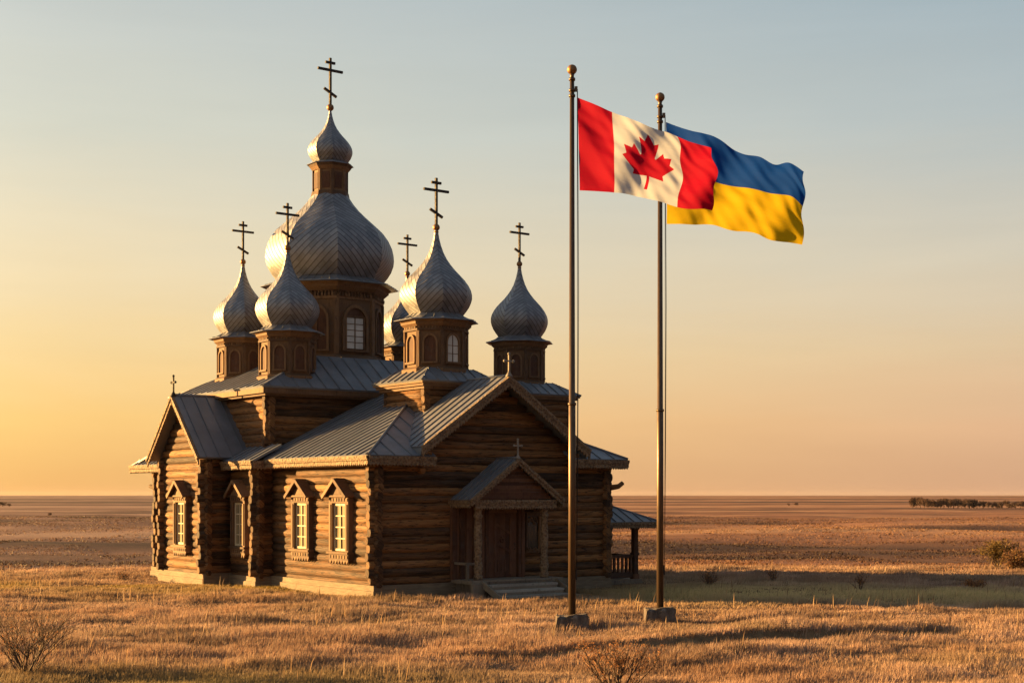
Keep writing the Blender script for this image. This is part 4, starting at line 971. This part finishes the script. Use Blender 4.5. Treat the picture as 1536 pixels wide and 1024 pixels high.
def grass_col(x, y, n):
    pal = np.array([(0.36, 0.245, 0.178), (0.34, 0.225, 0.163), (0.40, 0.28, 0.205), (0.32, 0.20, 0.145), (0.43, 0.315, 0.24), (0.29, 0.18, 0.13)])
    c = pal[RNG.integers(0, len(pal), n)]*RNG.uniform(0.88, 1.1, (n, 1))
    pt = 0.5+0.5*vnoise(x/3.0, y/2.0, 21); cl_ = 0.5+0.5*vnoise(x/0.9, y/0.6, 24); lg = 0.5+0.5*vnoise(x/7.0, y/2.6, 25)
    c = 0.92*c*(0.62+0.40*pt+0.28*lg)[:, None]*(0.72+0.5*ss(0.25, 0.7, cl_))[:, None]
    rust = np.clip(vnoise(x/4.2, y/1.9, 22)*1.3, 0, 1)[:, None]; c = c*(1-rust*0.6)+rust*0.6*np.array((0.31, 0.185, 0.12))
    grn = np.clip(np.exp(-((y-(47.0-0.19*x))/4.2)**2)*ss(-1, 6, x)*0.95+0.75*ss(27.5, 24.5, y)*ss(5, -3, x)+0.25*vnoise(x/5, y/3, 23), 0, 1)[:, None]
    gp = np.array([(0.165, 0.135, 0.062), (0.20, 0.155, 0.075), (0.235, 0.18, 0.09)])[RNG.integers(0, 3, n)]*(1+1.25*ss(0, 6, x))[:, None]  # greens brightened towards the right, lightening the grass shaded by the church
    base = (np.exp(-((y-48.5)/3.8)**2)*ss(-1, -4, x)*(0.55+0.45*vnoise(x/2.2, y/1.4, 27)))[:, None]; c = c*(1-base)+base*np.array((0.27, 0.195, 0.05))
    shade_lift = (ss(3, 9, x)*np.exp(-((y-(48.5-0.19*x))/5.0)**2))[:, None]      # colour raised along the church's shadow band to lift its shade
    return (c*(1-grn)+gp*grn)*(1+0.35*shade_lift)
def scatter(n, y0, y1, p=1.0, half=0.46, m=1.5):
    y = (y0**p+(y1**p-y0**p)*RNG.random(n))**(1/p); x = RNG.uniform(-1, 1, n)*(half*y+m); return x, y
# tufts of blades
nt = 150000; tx, ty = scatter(nt, 19.5, 66, 1.0); per = 7
x = np.repeat(tx, per)+RNG.normal(0, 0.06, nt*per); y = np.repeat(ty, per)+RNG.normal(0, 0.06, nt*per)
hn = 0.5+0.5*vnoise(tx/2.2, ty/1.5, 11); hp = 0.5+0.5*vnoise(tx/0.7, ty/0.5, 12)
ht = np.repeat(0.05+0.26*hn*hp**1.5+0.09*hn, per)*RNG.uniform(0.6, 1.25, nt*per)
def rut(x, y):
    d = y-(29.6+(x-2.4)*0.52+0.35*vnoise(x/1.5, x*0+3, 8)); d2 = y-(28.6+0.1*(x-1)+0.3*vnoise(x/1.2, x*0+9, 9))
    return ((d > -0.5) & (d < 0.06) & (x > 2.0) & (x < 10.4)) | ((d2 > -0.4) & (d2 < 0.05) & (x > -2) & (x < 2.2))
keep = ~in_church(x, y, 0.02) & ~(rut(x, y) & (RNG.random(len(x)) < 0.85)); near_wall = in_church(x, y, 1.2)
ht = np.where(near_wall, ht*0.55, ht); x, y, ht = x[keep], y[keep], ht[keep]
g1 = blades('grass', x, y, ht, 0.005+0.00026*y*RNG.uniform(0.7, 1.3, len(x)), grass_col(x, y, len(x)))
tag(g1, kind='stuff', label='dry golden prairie grass covering the ground round the church', cat='grass')
# taller seed stalks in loose drifts
n = 3200; x, y = scatter(n, 19.5, 62); k = (vnoise(x/3.5, y/2.0, 31)+0.4*vnoise(x/0.9, y/0.7, 32) > 0.22) & ~in_church(x, y, 0.15); x, y = x[k], y[k]
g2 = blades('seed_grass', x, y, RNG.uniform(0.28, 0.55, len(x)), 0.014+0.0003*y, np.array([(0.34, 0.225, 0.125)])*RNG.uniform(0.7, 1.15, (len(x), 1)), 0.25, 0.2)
tag(g2, kind='stuff', label='taller pale seed stalks standing in drifts among the grass', cat='grass')
# coarse growth on the plain beyond
n = 170000; x, y = scatter(n, 60, 300, 0.5, 0.5, 6); k = vnoise(x/9, y/7, 41)+0.7*vnoise(x/2.5, y/3.5, 42) > -0.35; x, y = x[k], y[k]
fc = field_col(x, y)*RNG.uniform(0.85, 1.0, (len(x), 1))*0.58
g3 = blades('field_growth', x, y, RNG.uniform(0.05, 0.17, len(x))*(0.8+0.4*(vnoise(x/6, y/5, 44))), 0.0011*y*RNG.uniform(0.6, 1.4, len(x)), fc, 0.6, 0.3)
tag(g3, kind='stuff', label='rough brown growth on the open field beyond the church', cat='grass')

# ------------------------------------------------------------------ shrubs
def twig_shrub(name, P, h, spread, stems, seed, label, depth=4, leaf=None, nleaf=0, lsize=0.03, thick=0.011, group=None, cat='bush'):
    rr = random.Random(seed); mb = MB(); tips = []
    def grow(p, d, L, r_, lv):
        pts = [p]; rads = [r_]; n = 3
        for i in range(n):
            d = norm((d[0]+rr.uniform(-.22, .22), d[1]+rr.uniform(-.22, .22), d[2]+rr.uniform(-.1, .2)))
            p = add(p, mul(d, L/n)); pts.append(p); rads.append(r_*(1-0.28*(i+1)/n))
            if lv <= 2: tips.append(p)
        mb.tube(pts, rads, 4 if lv < depth else 5, 0, None, False, True)
        if lv > 0:
            for _ in range(rr.choice((2, 2, 3))):
                q = pts[rr.choice((1, 2, 3, 3))]
                grow(q, norm((d[0]+rr.uniform(-.75, .75), d[1]+rr.uniform(-.75, .75), d[2]+rr.uniform(-.15, .45))), L*rr.uniform(.5, .78), r_*0.62, lv-1)
    for _ in range(stems):
        a = rr.uniform(0, 2*PI); q = rr.uniform(0.15, 1)*spread
        grow((math.cos(a)*min(0.12, 0.1*h)*q*0.4, math.sin(a)*min(0.12, 0.1*h)*q*0.4, -0.05), norm((math.cos(a)*q, math.sin(a)*q, 1.0)), h*0.42, thick*rr.uniform(0.7, 1.1), depth-1)
    zm = max(v[2] for v in mb.v); k = h/zm; mb.v = [(v[0]*k, v[1]*k, v[2]*k) for v in mb.v]
    e = empty(name, (P[0], P[1], hz(*P))); tag(e, label, cat, group); e.rotation_euler = (0, 0, rr.uniform(0, 6))
    mb.build('branches', M_TWIG, e)
    if nleaf:
        tp = np.array([rr.choice(tips) for _ in range(nleaf)])*k+np.random.default_rng(seed).normal(0, lsize*1.4, (nleaf, 3)); g = np.random.default_rng(seed+1)
        A = g.normal(0, 1, (nleaf, 3)); A /= np.linalg.norm(A, axis=1)[:, None]; B = np.cross(A, g.normal(0, 1, (nleaf, 3))); B /= np.linalg.norm(B, axis=1)[:, None]
        sz = lsize*g.uniform(0.6, 1.3, (nleaf, 1)); V = np.stack([tp-A*sz, tp+B*sz*0.5, tp+A*sz, tp-B*sz*0.5], 1).reshape(-1, 3)
        me = bpy.data.meshes.new('foliage'); me.from_pydata(V.tolist(), [], (np.arange(nleaf)[:, None]*4+np.arange(4)).tolist())
        lc = np.array(leaf)[g.integers(0, len(leaf), nleaf)]*g.uniform(0.7, 1.25, (nleaf, 1)); c4 = np.ones((nleaf, 4, 4), np.float32); c4[:, :, :3] = lc[:, None, :]
        me.attributes.new('col', 'FLOAT_COLOR', 'POINT').data.foreach_set('color', c4.ravel()); me.materials.append(M_LEAF)
        fo = bpy.data.objects.new('foliage', me); COL.objects.link(fo); fo.parent = e
    return e
RUST = [(0.30, 0.14, 0.06), (0.38, 0.19, 0.08), (0.22, 0.10, 0.05)]
def at(px, Y): return ((px-768)/F*Y, Y)
twig_shrub('bare_bush', at(40, 25.4), 1.42, 1.2, 24, 11, 'large bare dark bush at the left edge of the foreground', 5, RUST, 500, 0.018, 0.013)
twig_shrub('bare_bush', at(925, 22.6), 1.08, 0.8, 13, 12, 'rust brown bare bush in the foreground below the flagpoles', 5, RUST, 1300, 0.02, 0.017)
twig_shrub('dry_shrub', at(1064, 50.0), 0.72, 0.7, 14, 13, 'dark dry shrub in the shaded grass just right of the farther flagpole', 4, RUST, 300, 0.03, 0.014)
twig_shrub('dry_shrub', at(1158, 52.0), 0.55, 0.7, 9, 14, 'small thin dry shrub, second to the right of the flagpoles', 4, RUST, 120, 0.03, 0.012)
twig_shrub('dry_shrub', at(1290, 47.5), 0.62, 0.6, 9, 15, 'wispy dry shrub standing alone in the shaded strip of grass', 4, RUST, 120, 0.03, 0.012)
twig_shrub('dry_shrub', at(1464, 48.5), 0.42, 1.4, 16, 16, 'low spreading dark shrub in front of the yellow bush', 4, RUST, 700, 0.035, 0.012)
twig_shrub('dry_shrub', at(183, 53.0), 0.45, 0.7, 9, 18, 'small dry shrub on the grass edge left of the church', 4, RUST, 100, 0.03, 0.012)
twig_shrub('dry_shrub', at(1457, 35.8), 0.26, 1.5, 12, 23, 'tiny dark tuft of twigs in the sunlit grass right of the rut', 4, RUST, 260, 0.02, 0.008)
twig_shrub('dry_shrub', at(1405, 34.2), 0.2, 1.6, 10, 24, 'tiny dark twigs at the right end of the rut in the grass', 4, RUST, 120, 0.02, 0.008)
twig_shrub('leafy_bush', at(1496, 62.0), 1.3, 0.6, 14, 19, 'yellow green leafy bush at the right edge of the field', 4, [(0.16, 0.105, 0.03), (0.19, 0.12, 0.035), (0.12, 0.085, 0.03)], 1500, 0.055, 0.016)
twig_shrub('leafy_bush', at(1530, 60.0), 0.95, 1.3, 22, 20, 'orange brown bush growing beside the yellow green bush', 4, [(0.19, 0.095, 0.045), (0.15, 0.08, 0.04), (0.16, 0.10, 0.04)], 1900, 0.05, 0.014)
# far trees
def make_tree(seed):
    rr = random.Random(seed); g = np.random.default_rng(seed); mb = MB(); mb.tube([(0, 0, -0.3), (0.05, 0, 1.0), (0, 0.1, 2.2)], [0.16, 0.11, 0.05], 6)
    for _ in range(5):
        a = rr.uniform(0, 6.3); z = rr.uniform(0.6, 1.5); mb.tube([(0, 0, z), (math.cos(a)*0.8, math.sin(a)*0.8, z+0.9)], [0.06, 0.02], 5)
    e = empty('far_tree', (0, 0, 0)); mb.build('trunk', M_TWIG, e)
    cl = [(rr.uniform(-1, 1)*1.2, rr.uniform(-1, 1)*1.2, rr.uniform(0.8, 2.7), rr.uniform(0.5, 0.9)) for _ in range(11)]; n = 900
    ci = g.integers(0, len(cl), n); C_ = np.array(cl)[ci]; d_ = g.normal(0, 1, (n, 3)); d_ /= np.linalg.norm(d_, axis=1)[:, None]
    tp = C_[:, :3]+d_*C_[:, 3:]*g.random((n, 1))**0.4; A = g.normal(0, 1, (n, 3)); B = g.normal(0, 1, (n, 3)); A *= 0.17/np.linalg.norm(A, axis=1)[:, None]; B *= 0.13/np.linalg.norm(B, axis=1)[:, None]
    V = np.stack([tp-A, tp+B, tp+A, tp-B], 1).reshape(-1, 3); me = bpy.data.meshes.new('crown'); me.from_pydata(V.tolist(), [], (np.arange(n)[:, None]*4+np.arange(4)).tolist())
    c4 = np.ones((n, 4, 4), np.float32); c4[:, :, :3] = (np.array([(0.085, 0.05, 0.038), (0.055, 0.04, 0.032), (0.11, 0.06, 0.04)])[g.integers(0, 3, n)])[:, None, :]
    me.attributes.new('col', 'FLOAT_COLOR', 'POINT').data.foreach_set('color', c4.ravel()); me.materials.append(M_LEAF); fo = bpy.data.objects.new('crown', me); COL.objects.link(fo); fo.parent = e
    return e
protos = [make_tree(50), make_tree(51), make_tree(52)]; used = [False]*3
def far_tree(px, Y, h, label, group=None, wide=1.2):
    i = random.randrange(3); o_ = protos[i] if not used[i] else copy_tree(protos[i]); used[i] = True
    x, y = at(px, Y); s = h/3.3; o_.location = (x, y, hz(x, y)); o_.scale = (s*wide, s*wide, s); o_.rotation_euler = (0, 0, random.uniform(0, 6)); tag(o_, label, 'tree', group); return o_
px = 1369
while px < 1560:
    big = px < 1385; far_tree(px, 640+random.uniform(-15, 15), random.uniform(4.6, 5.2) if big else (random.uniform(3.6, 4.5) if px < 1468 else random.uniform(2.8, 3.8)), 'dark tree in the long row near the horizon at the right', 'trees in the far row', 0.95); px += random.uniform(5, 8) if px < 1464 or px > 1474 else 9
far_tree(4, 760, 2.6, 'small dark tree on the horizon at the far left edge', None, 1.8); far_tree(14, 765, 1.6, 'lower dark tree beside the one at the far left edge', None, 1.8)
far_tree(75, 330, 0.8, 'tiny lone dark tree out on the left plain'); far_tree(1183, 760, 1.5, 'left one of two tiny dark trees near the horizon'); far_tree(1194, 765, 1.7, 'right one of two tiny dark trees near the horizon')

# ------------------------------------------------------------------ evening haze: one even box of air round everything
mb = MB(); mb.box(-9500, 9500, -120, 9400, -8.0, 21.5); hzm = bpy.data.materials.new('haze_air'); hzm.use_nodes = True; ht_ = NT(hzm.node_tree); hzm.node_tree.nodes.clear()
ho = ht_.n('ShaderNodeOutputMaterial'); pv = ht_.n('ShaderNodeVolumePrincipled'); pv.inputs['Color'].default_value = (0.62, 0.54, 0.56, 1); pv.inputs['Density'].default_value = 0.000028; pv.inputs['Anisotropy'].default_value = 0.2
ht_.l(pv.outputs[0], ho.inputs['Volume']); hb_ = mb.build('haze', hzm); tag(hb_, kind='stuff', label='thin evening haze over the plain', cat='haze')
